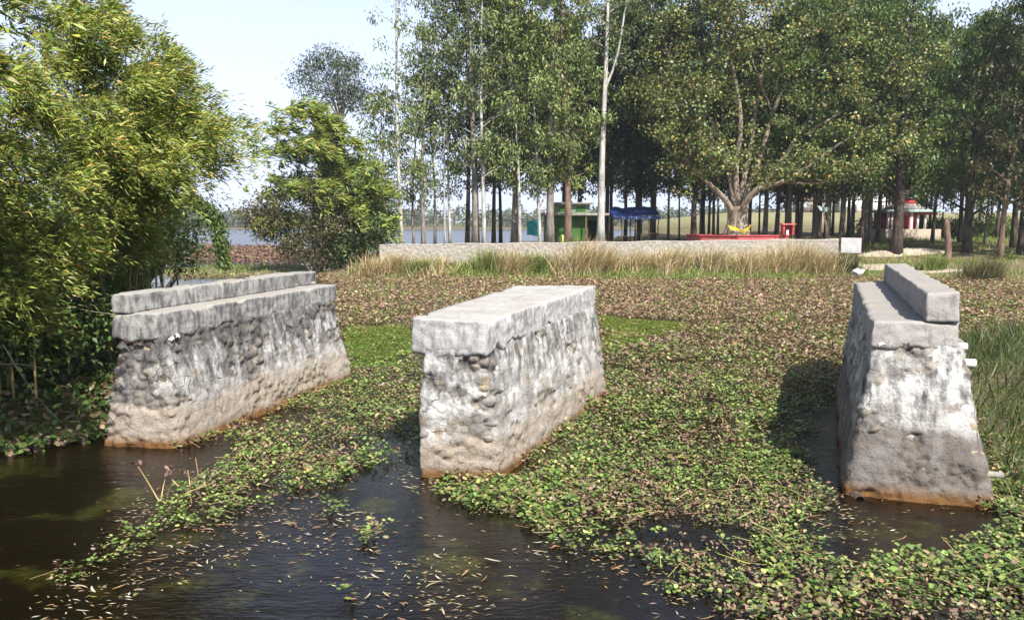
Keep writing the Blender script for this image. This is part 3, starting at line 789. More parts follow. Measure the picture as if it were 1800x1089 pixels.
V, F = sack((4.0, 64.3, GZV - .05), .34, .85, 3); single('plastic_sack', V, F, LIME, 'lime green plastic sack standing behind the stone wall', 'sack', smooth=True)

st = thing('market_stall', 'open stall on thin posts under a blue plastic tarp roof', 'stall', (10.5, 69.5, 2.15))
V, F = cloth((8.5, 67.6, 4.45), (12.5, 67.6, 4.50), (12.6, 71.2, 5.35), (8.6, 71.2, 5.30), 50, 30, .42, 14, 2.2)
tp = put('tarp_roof', V, F, BLUE, st, smooth=True)
V, F = cloth((8.5, 67.58, 4.46), (12.5, 67.58, 4.51), (12.52, 67.5, 4.25), (8.45, 67.5, 4.2), 40, 5, .12, 15, 4); put('tarp_edge', V, F, BLUE, tp, smooth=True)
for i, (x, y) in enumerate([(8.6, 67.7), (9.3, 67.75), (10.5, 67.7), (11.6, 67.75), (12.4, 67.7), (8.6, 71), (10.5, 71), (12.4, 71)]):
    V, F = tube([(x, y, 2.1), (x + random.uniform(-.06, .06), y, 3.3), (x + random.uniform(-.05, .05), y, 4.35 if y < 70 else 5.35)], .05, 7); put('post', V, F, WOOD, st)
for i, (x0, x1, y, zt) in enumerate([(9.0, 10.4, 68.6, 2.75), (10.9, 12.5, 68.4, 3.0)]):
    b = thing('wooden_bench', ['low plank bench at the left under the blue tarp', 'higher plank table at the right under the blue tarp'][i], 'bench', ((x0 + x1) / 2, y, 2.12))
    V, F = box(x0, x1, y - .25, y + .25, zt, zt + .06); put('plank_top', V, F, WOOD, b)
    for lx in (x0 + .1, x1 - .16):
        for ly in (y - .2, y + .14):
            V, F = box(lx, lx + .06, ly, ly + .06, 2.1, zt); put('leg', V, F, WOOD, b)

sg = thing('sign_board', 'white sign board with a red edge at the right end of the stone wall', 'sign', (24.9, 58.6, 1.0))
V, F = prism([(24.3, 59.0), (25.45, 58.2), (25.48, 58.24), (24.33, 59.04)], 1.72, 2.85); put('board', V, F, REDP, sg)
V, F = prism([(24.30, 58.975), (25.44, 58.18), (25.45, 58.20), (24.31, 58.995)], 1.74, 2.84); put('white_face', V, F, WHITE, sg)
for px_, py_ in ((24.55, 58.87), (25.25, 58.4)):
    V, F = tube([(px_, py_ + .05, 0.5), (px_, py_ + .05, 2.8)], .035, 7); put('post', V, F, REDP, sg)
pp = thing('wooden_post', 'pale slanting pole with a green top beside the sign board', 'post', (25.6, 65.0, 2.1))
V, F = tube([(25.6, 65, 2.0), (25.5, 65, 3.6), (25.2, 65, 5.2)], [.09, .08, .07], 8); put('pole', V, F, WOOD, pp)
V, F = cloth((24.7, 65, 5.3), (25.7, 65, 5.2), (25.6, 65.1, 4.8), (24.9, 65, 4.9), 8, 5, .3, 5); put('cloth_top', V, F, TEALP, pp, smooth=True)

tm = thing('shrine_pavilion', 'small red and white pavilion with arched opening among the right trees', 'pavilion', (42.0, 86, 2.5))
zb = hz(42, 86)
x0, x1, y0, y1 = 39.4, 44.6, 84.0, 88.0
V, F = box(x0 - .3, x1 + .3, y0 - .3, y1 + .3, zb - .6, 3.25); put('plinth', V, F, DIRT, tm, bevel=.03)
V, F = box(x0, 39.95, y0, y0 + .3, 3.25, 5.0); put('pilaster', V, F, WHITE, tm, bevel=.02)
V, F = box(x0 + .16, 39.79, y0 - .03, y0, 3.25, 5.0); put('pilaster_stripe', V, F, RED, tm)
aw = 0.62; cx = 41.0
arch = [(cx - 1.05, 3.25), (cx - aw, 3.25), (cx - aw, 4.3)] + [(cx - aw * math.cos(a), 4.3 + .42 * math.sin(a)) for a in np.linspace(.2, math.pi - .2, 9)] + [(cx + aw, 4.3), (cx + aw, 3.25), (cx + 1.05, 3.25), (cx + 1.05, 5.0), (cx - 1.05, 5.0)]
nA = len(arch); V = [(p[0], y0, p[1]) for p in arch] + [(p[0], y0 + .25, p[1]) for p in arch]
F = [tuple(range(nA)), tuple(range(2 * nA - 1, nA - 1, -1))] + [(i, nA + i, nA + (i + 1) % nA, (i + 1) % nA) for i in range(nA)]
put('arched_wall', V, F, REDP, tm)
for xx in (cx - 1.0, cx + .72):
    V, F = box(xx, xx + .28, y0 - .06, y0, 3.25, 5.0); put('pilaster', V, F, WHITE, tm, bevel=.02)
V, F = box(x0 + .3, x1 - .3, y1 - .25, y1, 3.25, 5.0); put('back_wall', V, F, RED, tm)
for xx in (42.6, 43.4, 44.35):
    V, F = tube([(xx, y0 + .2, 3.25), (xx, y0 + .2, 5.0)], .13, 10); put('column', V, F, RED if xx > 44 else WHITE, tm)
V, F = box(cx + 1.05, x1, y0 + .05, y0 + .35, 4.75, 5.0); put('beam', V, F, RED, tm)
V, F = box(x0 - .45, x1 + .45, y0 - .5, y1 + .5, 5.0, 5.28); put('roof_slab', V, F, TEALP, tm, bevel=.06)
for (x_, z0_, z1_, r0_, r1_, mt) in [(42, 5.28, 5.9, 2.4, 1.5, GREYC), (42, 5.9, 6.5, 1.35, 1.2, RED), (42, 6.5, 7.3, 1.5, .25, TEALP)]:
    V, F = tube([(x_, 86, z0_), (x_, 86, z1_)], [r0_, r1_], 8); put('roof_tier', V, F, mt, tm)
V, F = tube([(42, 86, 7.3), (42, 86, 7.9)], [.12, .02], 7); put('finial', V, F, RED, tm)

def house(x, y, w, d, h, wall, roof, label, gable=True):
    z = hz(x, y) - .2
    t = thing('far_house', label, 'house', (x, y, z), 'houses on the far rise')
    V, F = box(x - w / 2, x + w / 2, y - d / 2, y + d / 2, z, z + h); put('wall', V, F, wall, t)
    if gable:
        rv = [(x - w / 2 - .3, y - d / 2 - .3, z + h), (x + w / 2 + .3, y - d / 2 - .3, z + h), (x + w / 2 + .3, y + d / 2 + .3, z + h), (x - w / 2 - .3, y + d / 2 + .3, z + h), (x - w / 2 - .3, y, z + h + 1.3), (x + w / 2 + .3, y, z + h + 1.3)]
        put('roof', rv, [(0, 1, 5, 4), (2, 3, 4, 5), (1, 2, 5), (3, 0, 4), (3, 2, 1, 0)], roof, t)
    else:
        V, F = box(x - w / 2 - .3, x + w / 2 + .3, y - d / 2 - .3, y + d / 2 + .3, z + h, z + h + .25); put('roof', V, F, roof, t)
    V, F = box(x - .5, x + .5, y - d / 2 - .05, y - d / 2, z, z + 2.1); put('door', V, F, WOOD, t)
    for s in (-.32, .32):
        V, F = box(x + s * w - .45, x + s * w + .45, y - d / 2 - .06, y - d / 2, z + 1.1, z + 2.1); put('window', V, F, TEALP, t)
for a in [(72, 195, 6, 5, 3, GREYC, WOOD, 'grey house with a rusty brown roof on the far rise, leftmost', True), (77.5, 200, 5, 5, 3.2, WHITE, GREYC, 'small white house with blue windows just right of the rusty roofed one', False),
          (83, 197, 6, 5, 3.4, WHITE, GREYC, 'white house with grey gable roof seen left of the pale slanting pole', True), (92, 202, 8, 5, 3, WHITE, WHITE, 'wide pale house on the far rise, rightmost', True)]:
    house(*a)

# ------------------------------------------------------------------ trees
EUC = ([(0.13, 0.175, 0.075), (0.195, 0.235, 0.10), (0.085, 0.12, 0.05), (0.29, 0.285, 0.14)], [3, 3, 2, 1.2])
EUCL = ([(0.17, 0.225, 0.07), (0.24, 0.30, 0.09), (0.11, 0.155, 0.055), (0.35, 0.335, 0.13)], [3, 3, 2, 1.2])
BRD = ([(0.035, 0.058, 0.02), (0.055, 0.088, 0.026), (0.10, 0.14, 0.04)], [3, 3, 1.5])
BRDL = ([(0.07, 0.12, 0.033), (0.115, 0.175, 0.045), (0.17, 0.23, 0.06)], [3, 3, 2])
PIP = ([(0.13, 0.18, 0.05), (0.21, 0.22, 0.07), (0.40, 0.33, 0.11), (0.065, 0.095, 0.03)], [4, 3, 1.4, 2.2])
BMB = ([(0.21, 0.27, 0.05), (0.32, 0.35, 0.075), (0.11, 0.165, 0.03), (0.45, 0.40, 0.11), (0.44, 0.26, 0.07)], [4, 4, 2.5, 1.2, .22])
BRN = ([(0.14, 0.13, 0.055), (0.10, 0.095, 0.035), (0.20, 0.155, 0.08), (0.06, 0.07, 0.025)], [3, 3, 2, 2])
def clusters(C, per, spread, L, W, pal, droop=(0, 0, -.8), rand=.8, t='d', cvar=.18):
    n = len(C) * per
    C2 = np.repeat(C, per, 0)
    P = C2 + rng.normal(size=(n, 3)) * np.array(spread)
    A = rnd(n) * rand + np.array(droop)
    col = pick(n, *pal) * np.repeat(1 + cvar * rng.normal(size=(len(C), 1)), per, 0).clip(.5, 1.6)
    return leaves(P, A, rnd(n) + [0, -.2, .5], L * rng.uniform(.7, 1.3, n), W * rng.uniform(.7, 1.3, n), col, t)
def tree_geo(base, H, r0, lean=(0, 0), first=.35, R=2.6, nb=26, per=80, pal=EUC, spread=(.36, .36, .30), L=.34, W=.12, up=.8, droop=(0, 0, -.8), sides=8, rand=.8, wob=.35, fork=None, sparse=1.0):
    base = np.array(base, float)
    tt = np.linspace(0, 1, 13)
    ph = rng.uniform(0, 6, 2)
    path = np.stack([base[0] + lean[0] * tt ** 1.3 + wob * np.sin(tt * 5 + ph[0]) * tt, base[1] + lean[1] * tt + wob * np.sin(tt * 4 + ph[1]) * tt, base[2] - .3 + (H + .3) * tt], 1)
    rad = r0 * np.interp(tt, [0, .04, .1, 1], [1.45, 1.15, 1.0, .14])
    wood = [tube(path, rad, sides)]
    C = []
    for k in range(nb):
        s = (k + rng.uniform(0, 1)) / nb
        t = first + (0.98 - first) * s
        p = np.array([np.interp(t, tt, path[:, i]) for i in range(3)])
        a = k * 2.4 + rng.uniform(-.5, .5)
        ln = R * (math.sin(math.pi * (.18 + .78 * s)) ** .7) * rng.uniform(.7, 1.2)
        u = np.linspace(0, 1, 6)[:, None]
        br = p + ln * u * np.array([math.cos(a), math.sin(a), 0]) + np.array([0, 0, 1]) * ln * (up * u - .35 * up * u ** 2)
        r1 = np.interp(t, tt, rad) * .42
        wood.append(tube(br, np.linspace(r1, .012, 6), 5, cap=False))
        for v in (.45, .75, 1.0):
            if rng.uniform() < sparse:
                C.append(br[0] * (1 - v) + br[-1] * v + rng.normal(size=3) * [.35, .35, .3])
    C.append(path[-1])
    if fork is not None:
        t0, pts = fork
        p = np.array([np.interp(t0, tt, path[:, i]) for i in range(3)])
        fp = bez([p] + [p + np.array(q_) for q_ in pts], 10)
        wood.append(tube(fp, np.linspace(np.interp(t0, tt, rad) * .6, .05, 10), 7, cap=False))
        for q_ in fp[5:]: C.append(q_ + rng.normal(size=3) * .6); C.append(q_ + rng.normal(size=3) * .8)
    C = np.array(C)
    return cat(wood), clusters(C, per, spread, L, W, pal, droop, rand)
def add_tree(name, label, cat_, base, bark, wood, crown, group=None, leafmat=None):
    t = thing(name, label, cat_, base, group)
    put('trunk', wood[0], wood[1], bark, t, smooth=True)
    put('crown', crown[0], crown[1], leafmat or LEAF, t, col=crown[2])
    return t
def gz(px, D):
    x = (px - 900) / FPX * D
    return np.array([x, D, hz(x, D)])
# front trees: photo column, distance, height, trunk radius, bark, lean, keyword options, label
G1 = 'slender trees of the far grove'
front = [
    (707, 63, 27, .20, BARK_PALE, -.6, dict(first=.22, nb=22, per=34, R=2.2, pal=EUCL, sparse=.62), 'tall sparse pale eucalyptus, leftmost trunk above the stone wall'),
    (745, 63.5, 17, .20, BARK_GREY, .1, dict(first=.25, nb=20, per=40, R=2.5, pal=EUCL), 'shorter grey-brown tree second from the left above the stone wall'),
    (783, 64, 20, .10, BARK_PALE, -.5, dict(first=.45, nb=14, per=30, R=1.5, pal=EUC), 'very thin pale sapling, left one of the close pair above the wall'),
    (792, 65, 23, .13, BARK_PALE, -.5, dict(first=.42, nb=18, per=45, R=2.2, pal=EUC), 'thin pale eucalyptus, right one of the close pair above the wall'),
    (822, 66, 23, .22, BARK_DARK, .2, dict(first=.2, nb=26, per=72, R=2.8), 'dark straight trunk left of the thick grey eucalyptus'),
    (836, 63.5, 26, .33, BARK_GREY, -.3, dict(first=.2, nb=30, per=80, R=3.0), 'thick grey eucalyptus with brown foot near the lake gap'),
    (851, 62.5, 25, .20, BARK_PALE, -.1, dict(first=.2, nb=26, per=50, R=2.6, pal=EUCL), 'pale slim eucalyptus just right of the thick grey one'),
    (868, 68, 22, .2, BARK_DARK, .2, dict(first=.2, nb=24, per=72, R=2.6), 'dark slim trunk, left of two in front of the lake strip'),
    (880, 69, 22, .17, BARK_DARK, -.3, dict(first=.22, nb=24, per=72, R=2.4), 'dark slim trunk, right of two in front of the lake strip'),
    (903, 66, 23, .28, BARK_GREY, .4, dict(first=.2, nb=28, per=80, R=2.9, pal=EUCL), 'grey trunk with greener low leaves left of the teal cloth'),
    (914, 63, 22, .16, BARK_PALE, -1.2, dict(first=.2, nb=24, per=72, R=2.4, pal=EUCL), 'pale trunk leaning left beside the teal cloth'),
    (950, 62.8, 20, .17, BARK_PALE, -1.6, dict(first=.22, nb=24, per=80, R=2.6, pal=EUCL, fork=(.16, [(.5, 0, 1.2), (.8, .2, 3.0)])), 'crooked pale forked trunk between teal cloth and green hut'),
    (967, 62.8, 27, .36, BARK_GREY, .3, dict(first=.2, nb=34, per=80, R=3.0, pal=EUCL), 'thick grey trunk in front of the green hut'),
    (998, 62.6, 26, .33, BARK_RED, -.6, dict(first=.2, nb=34, per=80, R=3.0, pal=EUCL), 'thick red-brown trunk with peeling bark before the green hut'),
    (1056, 62.4, 27, .33, BARK_PALE, .1, dict(first=.52, nb=20, per=40, R=2.2, pal=EUC, fork=(.45, [(.9, -.2, 2.6), (1.5, -.2, 6.5), (2.0, 0, 10)])), 'big white-barked eucalyptus that forks high up, left of the blue tarp'),
    (1074, 76, 22, .2, BARK_DARK, 0, dict(first=.2, nb=24, per=80, pal=BRD, R=3), 'dark trunk behind the left end of the blue tarp'),
    (1118, 75, 22, .2, BARK_DARK, .3, dict(first=.2, nb=24, per=80, pal=BRD, R=3), 'dark trunk behind the middle of the blue tarp'),
    (1147, 74, 23, .26, BARK_DARK, -.2, dict(first=.2, nb=26, per=80, pal=BRD, R=3), 'stout dark trunk behind the right end of the blue tarp'),
    (1174, 70, 20, .13, BARK_DARK, .1, dict(first=.22, nb=22, per=72, pal=BRD, R=2.4), 'thin dark trunk just right of the blue tarp'),
    (1193, 71, 19, .10, BARK_DARK, 0, dict(first=.22, nb=20, per=72, pal=BRD, R=2.4), 'thinnest dark trunk left of the red platform'),
    (1218, 69, 21, .30, BARK_DARK, .1, dict(first=.2, nb=26, per=80, pal=BRD, R=2.8), 'thick dark trunk standing left behind the red platform'),
    (1342, 72, 20, .28, BARK_GREY, .4, dict(first=.2, nb=26, per=80, pal=BRD, R=2.8), 'grey trunk behind the red platform, right of the fig'),
    (1362, 70, 20, .25, BARK_DARK, .8, dict(first=.2, nb=26, per=80, pal=BRDL, R=2.8), 'dark trunk right behind the red altar box'),
    (1384, 68, 21, .30, BARK_DARK, .3, dict(first=.22, nb=28, per=80, pal=BRDL, R=3.0), 'stout dark trunk just right of the red platform'),
    (1404, 70, 20, .22, BARK_DARK, .5, dict(first=.25, nb=24, per=80, pal=BRD, R=2.8), 'dark leaning trunk, second right of the red platform'),
    (1428, 68, 20, .24, BARK_DARK, 1.0, dict(first=.22, nb=24, per=80, pal=BRDL, R=2.8), 'dark trunk leaning right, third right of the red platform'),
    (1452, 70, 20, .26, BARK_GREY, .3, dict(first=.22, nb=24, per=80, pal=BRD, R=2.8), 'grey brown trunk fourth right of the red platform'),
    (1474, 67, 20, .27, BARK_DARK, 1.1, dict(first=.22, nb=24, per=80, pal=BRDL, R=2.8), 'dark slanting trunk just behind the sign board'),
    (1512, 72, 20, .2, BARK_RED, .1, dict(first=.22, nb=24, per=80, pal=BRDL, R=2.8), 'reddish trunk right of the sign board'),
    (1540, 74, 20, .26, BARK_DARK, .2, dict(first=.2, nb=26, per=80, pal=BRD, R=3), 'dark trunk left of the big black trunk by the pavilion'),
    (1574, 66, 22, .52, BARK_DARK, .3, dict(first=.2, nb=34, per=75, pal=BRDL, R=4.2, fork=(.2, [(1.2, 0, 1.8), (2.6, 0, 4.5)])), 'big black trunk standing in front of the red pavilion'),
    (1636, 78, 17, .2, BARK_DARK, .3, dict(first=.2, nb=24, per=80, pal=BRDL, R=3), 'dark trunk at the right edge of the red pavilion'),
    (1698, 66, 19, .42, BARK_DARK, .3, dict(first=.16, nb=34, per=75, pal=BRDL, R=3.6), 'thick dark trunk with bright green leaves right of the pavilion'),
    (1728, 70, 20, .14, BARK_GREY, .8, dict(first=.25, nb=22, per=72, pal=BRDL, R=2.6), 'thin grey slanting trunk near the right edge'),
    (1756, 62, 19, .26, BARK_RED, 1.7, dict(first=.2, nb=26, per=72, pal=BRN, R=3.2), 'brown trunk leaning right with sparse brownish leaves at the right edge'),
    (1684, 74, 20, .24, BARK_DARK, .2, dict(first=.15, nb=30, per=80, pal=BRDL, R=4.0), 'dark trunk set back just left of the thick one with bright leaves'),
    (1792, 64, 21, .3, BARK_DARK, .2, dict(first=.14, nb=32, per=80, pal=BRD, R=4.2), 'dark low-branched tree cut by the right edge of the picture'),
    (1826, 61, 22, .3, BARK_DARK, -.4, dict(first=.14, nb=32, per=80, pal=BRD, R=4.4), 'dark tree whose crown alone enters at the right edge'),
    (1606, 92, 22, .3, BARK_DARK, .1, dict(first=.25, nb=32, per=80, pal=BRDL, R=4.4), 'leafy dark tree rising right behind the red pavilion'),
    (1778, 68, 21, .28, BARK_DARK, .5, dict(first=.18, nb=28, per=65, pal=BRD, R=3.2), 'dark trunk at the far right edge of the grove'),
]
for (px, D, H, r0, bark, lean, kw, lab) in front:
    b = gz(px, D)
    w_, c_ = tree_geo(b, H, r0 * .82, lean=(lean, 0), **kw)
    add_tree('grove_tree', lab, 'tree', b, bark, w_, c_, G1)
# more trees standing behind, copied from a few models
protos = []
spots = []
tries = 0
while len(spots) < 80 and tries < 9000:
    tries += 1
    D = rng.uniform(73, 132); px = rng.uniform(800, 1840) if rng.uniform() < .6 else rng.uniform(1380, 1860)
    x = (px - 900) / FPX * D
    if sdf(P_GROVE, np.array([x]), np.array([D]))[0] < 5: continue
    if abs(x - 42) < 4.5 and abs(D - 86) < 5: continue
    if 1.5 < x < 9.5 and 68 < D < 75: continue
    if 1555 < px < 1640 and D < 86: continue
    if D < 84 and abs(x - (42 + .435 * (84 - D))) < 5.5: continue
    if any((x - a) ** 2 + (D - b) ** 2 < 5 for a, b in spots): continue
    spots.append((x, D))
spots.sort(key=lambda s: s[1])
ZONES = [(0, 960, 'the trunks left of the green hut'), (960, 1060, 'the green hut'), (1060, 1170, 'the blue tarp'), (1170, 1275, 'the left half of the red platform'), (1275, 1375, 'the fig tree'), (1375, 1480, 'the trunks right of the red platform'), (1480, 1560, 'the sign board'), (1560, 1650, 'the red pavilion'), (1650, 1740, 'the broken stump'), (1740, 3000, 'the right edge')]
ORD = ['leftmost', 'second', 'third', 'fourth', 'fifth', 'sixth', 'seventh', 'eighth', 'ninth', 'tenth', 'eleventh', 'twelfth', 'thirteenth', 'fourteenth', 'fifteenth', 'sixteenth', 'seventeenth', 'eighteenth', 'nineteenth', 'twentieth']
back_label = {}
for z0_, z1_, nm_ in ZONES:
    mem = sorted((900 + x / D * FPX, i) for i, (x, D) in enumerate(spots) if z0_ <= 900 + x / D * FPX < z1_)
    for k, (_, i) in enumerate(mem):
        back_label[i] = ORD[k] + (' slim' if k == 0 else ' from left, slim') + ' back-row tree behind ' + nm_
kinds = [(BARK_DARK, BRD, 21), (BARK_GREY, EUC, 23), (BARK_DARK, BRDL, 20), (BARK_DARK, BRD, 19), (BARK_GREY, BRD, 22), (BARK_DARK, EUC, 24)]
for i, (x, D) in enumerate(spots):
    b = np.array([x, D, hz(x, D)])
    lab, grp = back_label[i], 'back rows of the grove'
    if i < len(kinds):
        bark, pal, H = kinds[i]
        w_, c_ = tree_geo(b, H, rng.uniform(.12, .19), lean=(rng.uniform(-.5, .5), 0), first=.30, nb=26, per=70, pal=pal, R=4.2, spread=(.62, .62, .5), L=.5, W=.22)
        protos.append(add_tree('grove_tree', lab, 'tree', b, bark, w_, c_, grp))
    else:
        s = rng.uniform(.8, 1.12)
        copy_tree(protos[i % len(kinds)], b, rng.uniform(0, 6.28), (s, s, s * rng.uniform(.9, 1.1)), lab, grp)

# the big fig tree on the platform
fig = thing('fig_tree', 'big spreading fig tree with pale limbs and yellowing leaves on the red platform', 'tree', (FIG[0], FIG[1], 2.88))
bz = 2.7
tr = []
for k in range(7):          # buttressed, fused stems
    a = k * 0.9 + .3; r = .42
    p0 = FIG + np.array([math.cos(a) * .75, math.sin(a) * .6, bz - FIG[2]])
    p1 = FIG + np.array([math.cos(a) * r, math.sin(a) * r, 1.4 + bz - FIG[2]])
    p2 = FIG + np.array([math.cos(a) * r * 1.2, math.sin(a) * r, 2.6 + bz - FIG[2]])
    tr.append(tube(bez([p0, p1, p2], 8), np.linspace(.52, .30, 8), 9))
V, F = cat(tr)
trunk = put('trunk', V, F, BARK_FIG, fig, smooth=True)
def L_(pts, dy0, dy1, r0, r1=.07):
    r0 *= .72; r1 = .05
    P = [aty(px, py, 67.3 + dy0 + (dy1 - dy0) * i / (len(pts) - 1)) for i, (px, py) in enumerate(pts)]
    return bez(P, 16), np.linspace(r0, r1, 16)
limbs = [L_([(1290, 375), (1272, 348), (1245, 322), (1205, 288), (1172, 262), (1150, 240)], 0, -3, .40), L_([(1292, 365), (1283, 310), (1270, 250), (1225, 175), (1180, 110), (1165, 60)], 0, 1.5, .42), L_([(1297, 362), (1293, 300), (1302, 210), (1285, 110), (1262, 20), (1255, -60)], 0, -1, .42),
         L_([(1302, 372), (1318, 345), (1335, 331), (1375, 320), (1420, 292), (1480, 250), (1530, 222)], -.3, -3.5, .42), L_([(1315, 350), (1368, 292), (1402, 240), (1442, 180), (1490, 115), (1530, 60)], -.2, 1, .38), L_([(1305, 360), (1335, 280), (1358, 200), (1392, 120), (1425, 40), (1440, -40)], 0, 2.5, .38),
         L_([(1300, 355), (1320, 250), (1335, 150), (1345, 50), (1350, -70)], .2, 3, .36), L_([(1402, 245), (1450, 215), (1510, 180), (1570, 160), (1610, 140)], .3, -1.5, .2), L_([(1225, 300), (1200, 250), (1160, 190), (1140, 150)], -1.5, 2, .2), L_([(1375, 320), (1440, 322), (1500, 310), (1560, 280)], -1.5, -3, .16),
         L_([(1283, 300), (1240, 230), (1190, 200), (1150, 180)], 0, -3, .2), L_([(1358, 200), (1330, 130), (1310, 60), (1300, -20)], 1, -2.5, .2)]
C = []
for (P, r) in limbs:
    V, F = tube(P, r, 8); put('limb', V, F, BARK_FIG, trunk, smooth=True)
    for k in range(9):
        t = rng.uniform(.42, 1); i = int(t * 15)
        d = rnd(1)[0] * [1, 1, .6] + [0, -.15, .45]; ln = rng.uniform(1.2, 3.2)
        q_ = P[i] + d * ln * np.linspace(0, 1, 5)[:, None]
        V, F = tube(q_, np.linspace(r[i] * .4, .02, 5), 5); put('twig', V, F, BARK_FIG, trunk, smooth=True)
        C += [q_[2] + rng.normal(size=3) * .3, q_[4], q_[4] + rng.normal(size=3) * [.9, .9, .5], q_[4] + rng.normal(size=3) * [1.1, 1.1, .6]]
for (px, py, n, sx, sy) in [(1205, 300, 14, 36, 16), (1240, 265, 12, 36, 20), (1420, 300, 10, 50, 16), (1180, 175, 16, 40, 22), (1290, 275, 8, 42, 14), (1345, 290, 8, 36, 14), (1330, 225, 5, 60, 16), (1560, 225, 16, 40, 18), (1590, 250, 10, 24, 14), (1450, 110, 26, 70, 40), (1250, 90, 26, 70, 45), (1400, 20, 26, 110, 40), (1540, 120, 20, 60, 45), (1330, 160, 14, 60, 30), (1600, 50, 14, 40, 40), (1210, 215, 8, 40, 18)]:
    for k in range(n): C.append(aty(px + rng.normal() * sx, py + rng.normal() * sy, 67 + rng.normal() * 2.2 - 1.2))
cr = clusters(np.array(C), 60, (.46, .46, .32), .25, .20, PIP, droop=(0, -.1, -.5), rand=.9, t='d', cvar=.22)
put('crown', cr[0], cr[1], LEAF, fig, col=cr[2])

# stump, mound, rag, path
st_ = gz(1664, 62)
V, F = tube(bez([st_ - [0, 0, .4], st_ + [.05, 0, .8], st_ + [-.1, 0, 2.0], st_ + [-.25, 0, 3.2]], 14), np.interp(np.linspace(0, 1, 14), [0, .2, .9, 1], [.42, .26, .22, .06]), 9)
V = V + (fbm(V * 6, 3, 4)[:, None] - .5) * .12
single('tree_stump', V, F, BARK_RED, 'broken reddish stump post on the grass right of the pavilion', 'stump', smooth=True)
def mound(cx, cy, rx, ry, h, seed, name, mat):
    n, m = 40, 10
    a = np.arange(n) / n * 2 * math.pi; L = []
    for j in range(m):
        s = 1 - j / (m - 1) * .98
        x = cx + rx * s * np.cos(a); y = cy + ry * s * np.sin(a)
        k = (1 + .35 * (fbm(np.stack([np.cos(a) * 2, np.sin(a) * 2, np.full(n, seed * 1.)], 1), 3, seed) - .5))
        x = cx + (x - cx) * k; y = cy + (y - cy) * k
        z = height(x[None], y[None])[0] + .03 + h * (1 - s * s) * (0.7 + .6 * fbm(np.stack([x, y, 0 * x], 1) * 1.5, 3, seed))
        if j == 0: z -= .25
        L.append(np.stack([x, y, z], 1))
    V = np.concatenate(L)
    i = np.arange(m - 1)[:, None] * n; j = np.arange(n)[None]; j2 = (j + 1) % n
    return kind(put(name, V, np.stack([i + j, i + j2, i + n + j2, i + n + j], -1).reshape(-1, 4), mat, smooth=True), 'structure')
mound(32.5, 66.5, 4.0, 1.2, .4, 3, 'dirt_mound', DIRT)
mound(27.2, 60.6, 2.6, 1.4, .06, 7, 'dirt_path', DIRT)
mound(31.0, 57.9, 2.2, .5, .05, 9, 'dirt_path', DIRT)
V, F = sack(at(1508, 486, .25), .42, .4, 8, 1.3); single('plastic_bag', V, F, PVC, 'crumpled white plastic bag lying on the bank near the right abutment', 'bag', smooth=True)

# ------------------------------------------------------------------ left-hand trees and bamboo
def bamboo(name, label, base_c, base_r, tips, nbr, nlf, L, W, blen, culm_r, rise, pal=BMB, wind=(.75, -.1, -.05)):
    z = hz(base_c[0], base_c[1])
    t = thing(name, label, 'bamboo', (base_c[0], base_c[1], z))
    parts = []
    for tip in tips:
        tip = np.array(tip, float)
        b = np.array([base_c[0] + rng.normal() * base_r, base_c[1] + rng.normal() * base_r, z - .2])
        m = b * .55 + tip * .45; m[2] = max(tip[2] * .72 + rise, tip[2] + rise * .6)
        path = bez([b, b * .8 + m * .2 + [0, 0, m[2] * .25], m, tip], 22)
        V, F = tube(path, np.linspace(culm_r, .006, 22), 6, cap=False)
        put('culm', V, F, CULM, t, smooth=True)
        s = rng.uniform(.25, 1, nbr) ** .8
        q_ = np.stack([np.interp(s * 21, np.arange(22), path[:, i]) for i in range(3)], 1)
        d = unit(rnd(nbr) * [1, 1, .8] + np.array(wind) * .8)
        ln = rng.uniform(.3, 1, nbr) * blen
        n = nbr * nlf
        D = np.repeat(d, nlf, 0); Q = np.repeat(q_, nlf, 0); LN = np.repeat(ln, nlf)[:, None]
        u = rng.uniform(.15, 1, n)[:, None]
        P = Q + D * LN * u + np.array([0, 0, -.35]) * LN * u ** 2 + rng.normal(size=(n, 3)) * blen * .07
        A = rnd(n) * .65 + np.array(wind) + D * .3 + [0, 0, .12]
        col = pick(n, *pal) * np.repeat(1 + .13 * rng.normal(size=(nbr, 1)), nlf, 0).clip(.6, 1.4)
        parts.append(leaves(P, A, rnd(n) * .7 + [0, -.3, .8], L * rng.uniform(.6, 1.3, n), W * rng.uniform(.7, 1.3, n), col))
    V, F, c_ = catc(parts)
    put('foliage', V, F, LEAF, t, col=c_)
    return t
def tp(lst):
    return [aty(px, py, D) for (px, py, D) in lst]
bamboo('bamboo_clump', 'large bamboo clump arching over the left bank with green and yellow leaves', (-9.8, 19.5), .7,
       tp([(425, 225, 17), (405, 265, 16), (430, 245, 18), (350, 205, 16), (365, 175, 18), (300, 110, 17), (320, 140, 16), (225, 70, 18), (200, 30, 17), (385, 290, 17), (340, 320, 16), (300, 350, 17), (250, 300, 15), (200, 250, 15), (270, 230, 16), (150, 180, 16), (100, 120, 17), (120, 320, 14.5), (60, 220, 15), (30, 330, 14.5), (200, 380, 16), (120, 420, 15), (250, 420, 18), (320, 260, 15), (180, 120, 18), (60, 60, 18), (280, 180, 18), (120, 40, 17), (20, 120, 16), (90, 260, 15.5), (170, 60, 16), (240, 140, 15.5), (10, 20, 17), (380, 240, 15.5), (300, 300, 15.5)]),
       88, 32, .17, .031, .95, .03, .6)
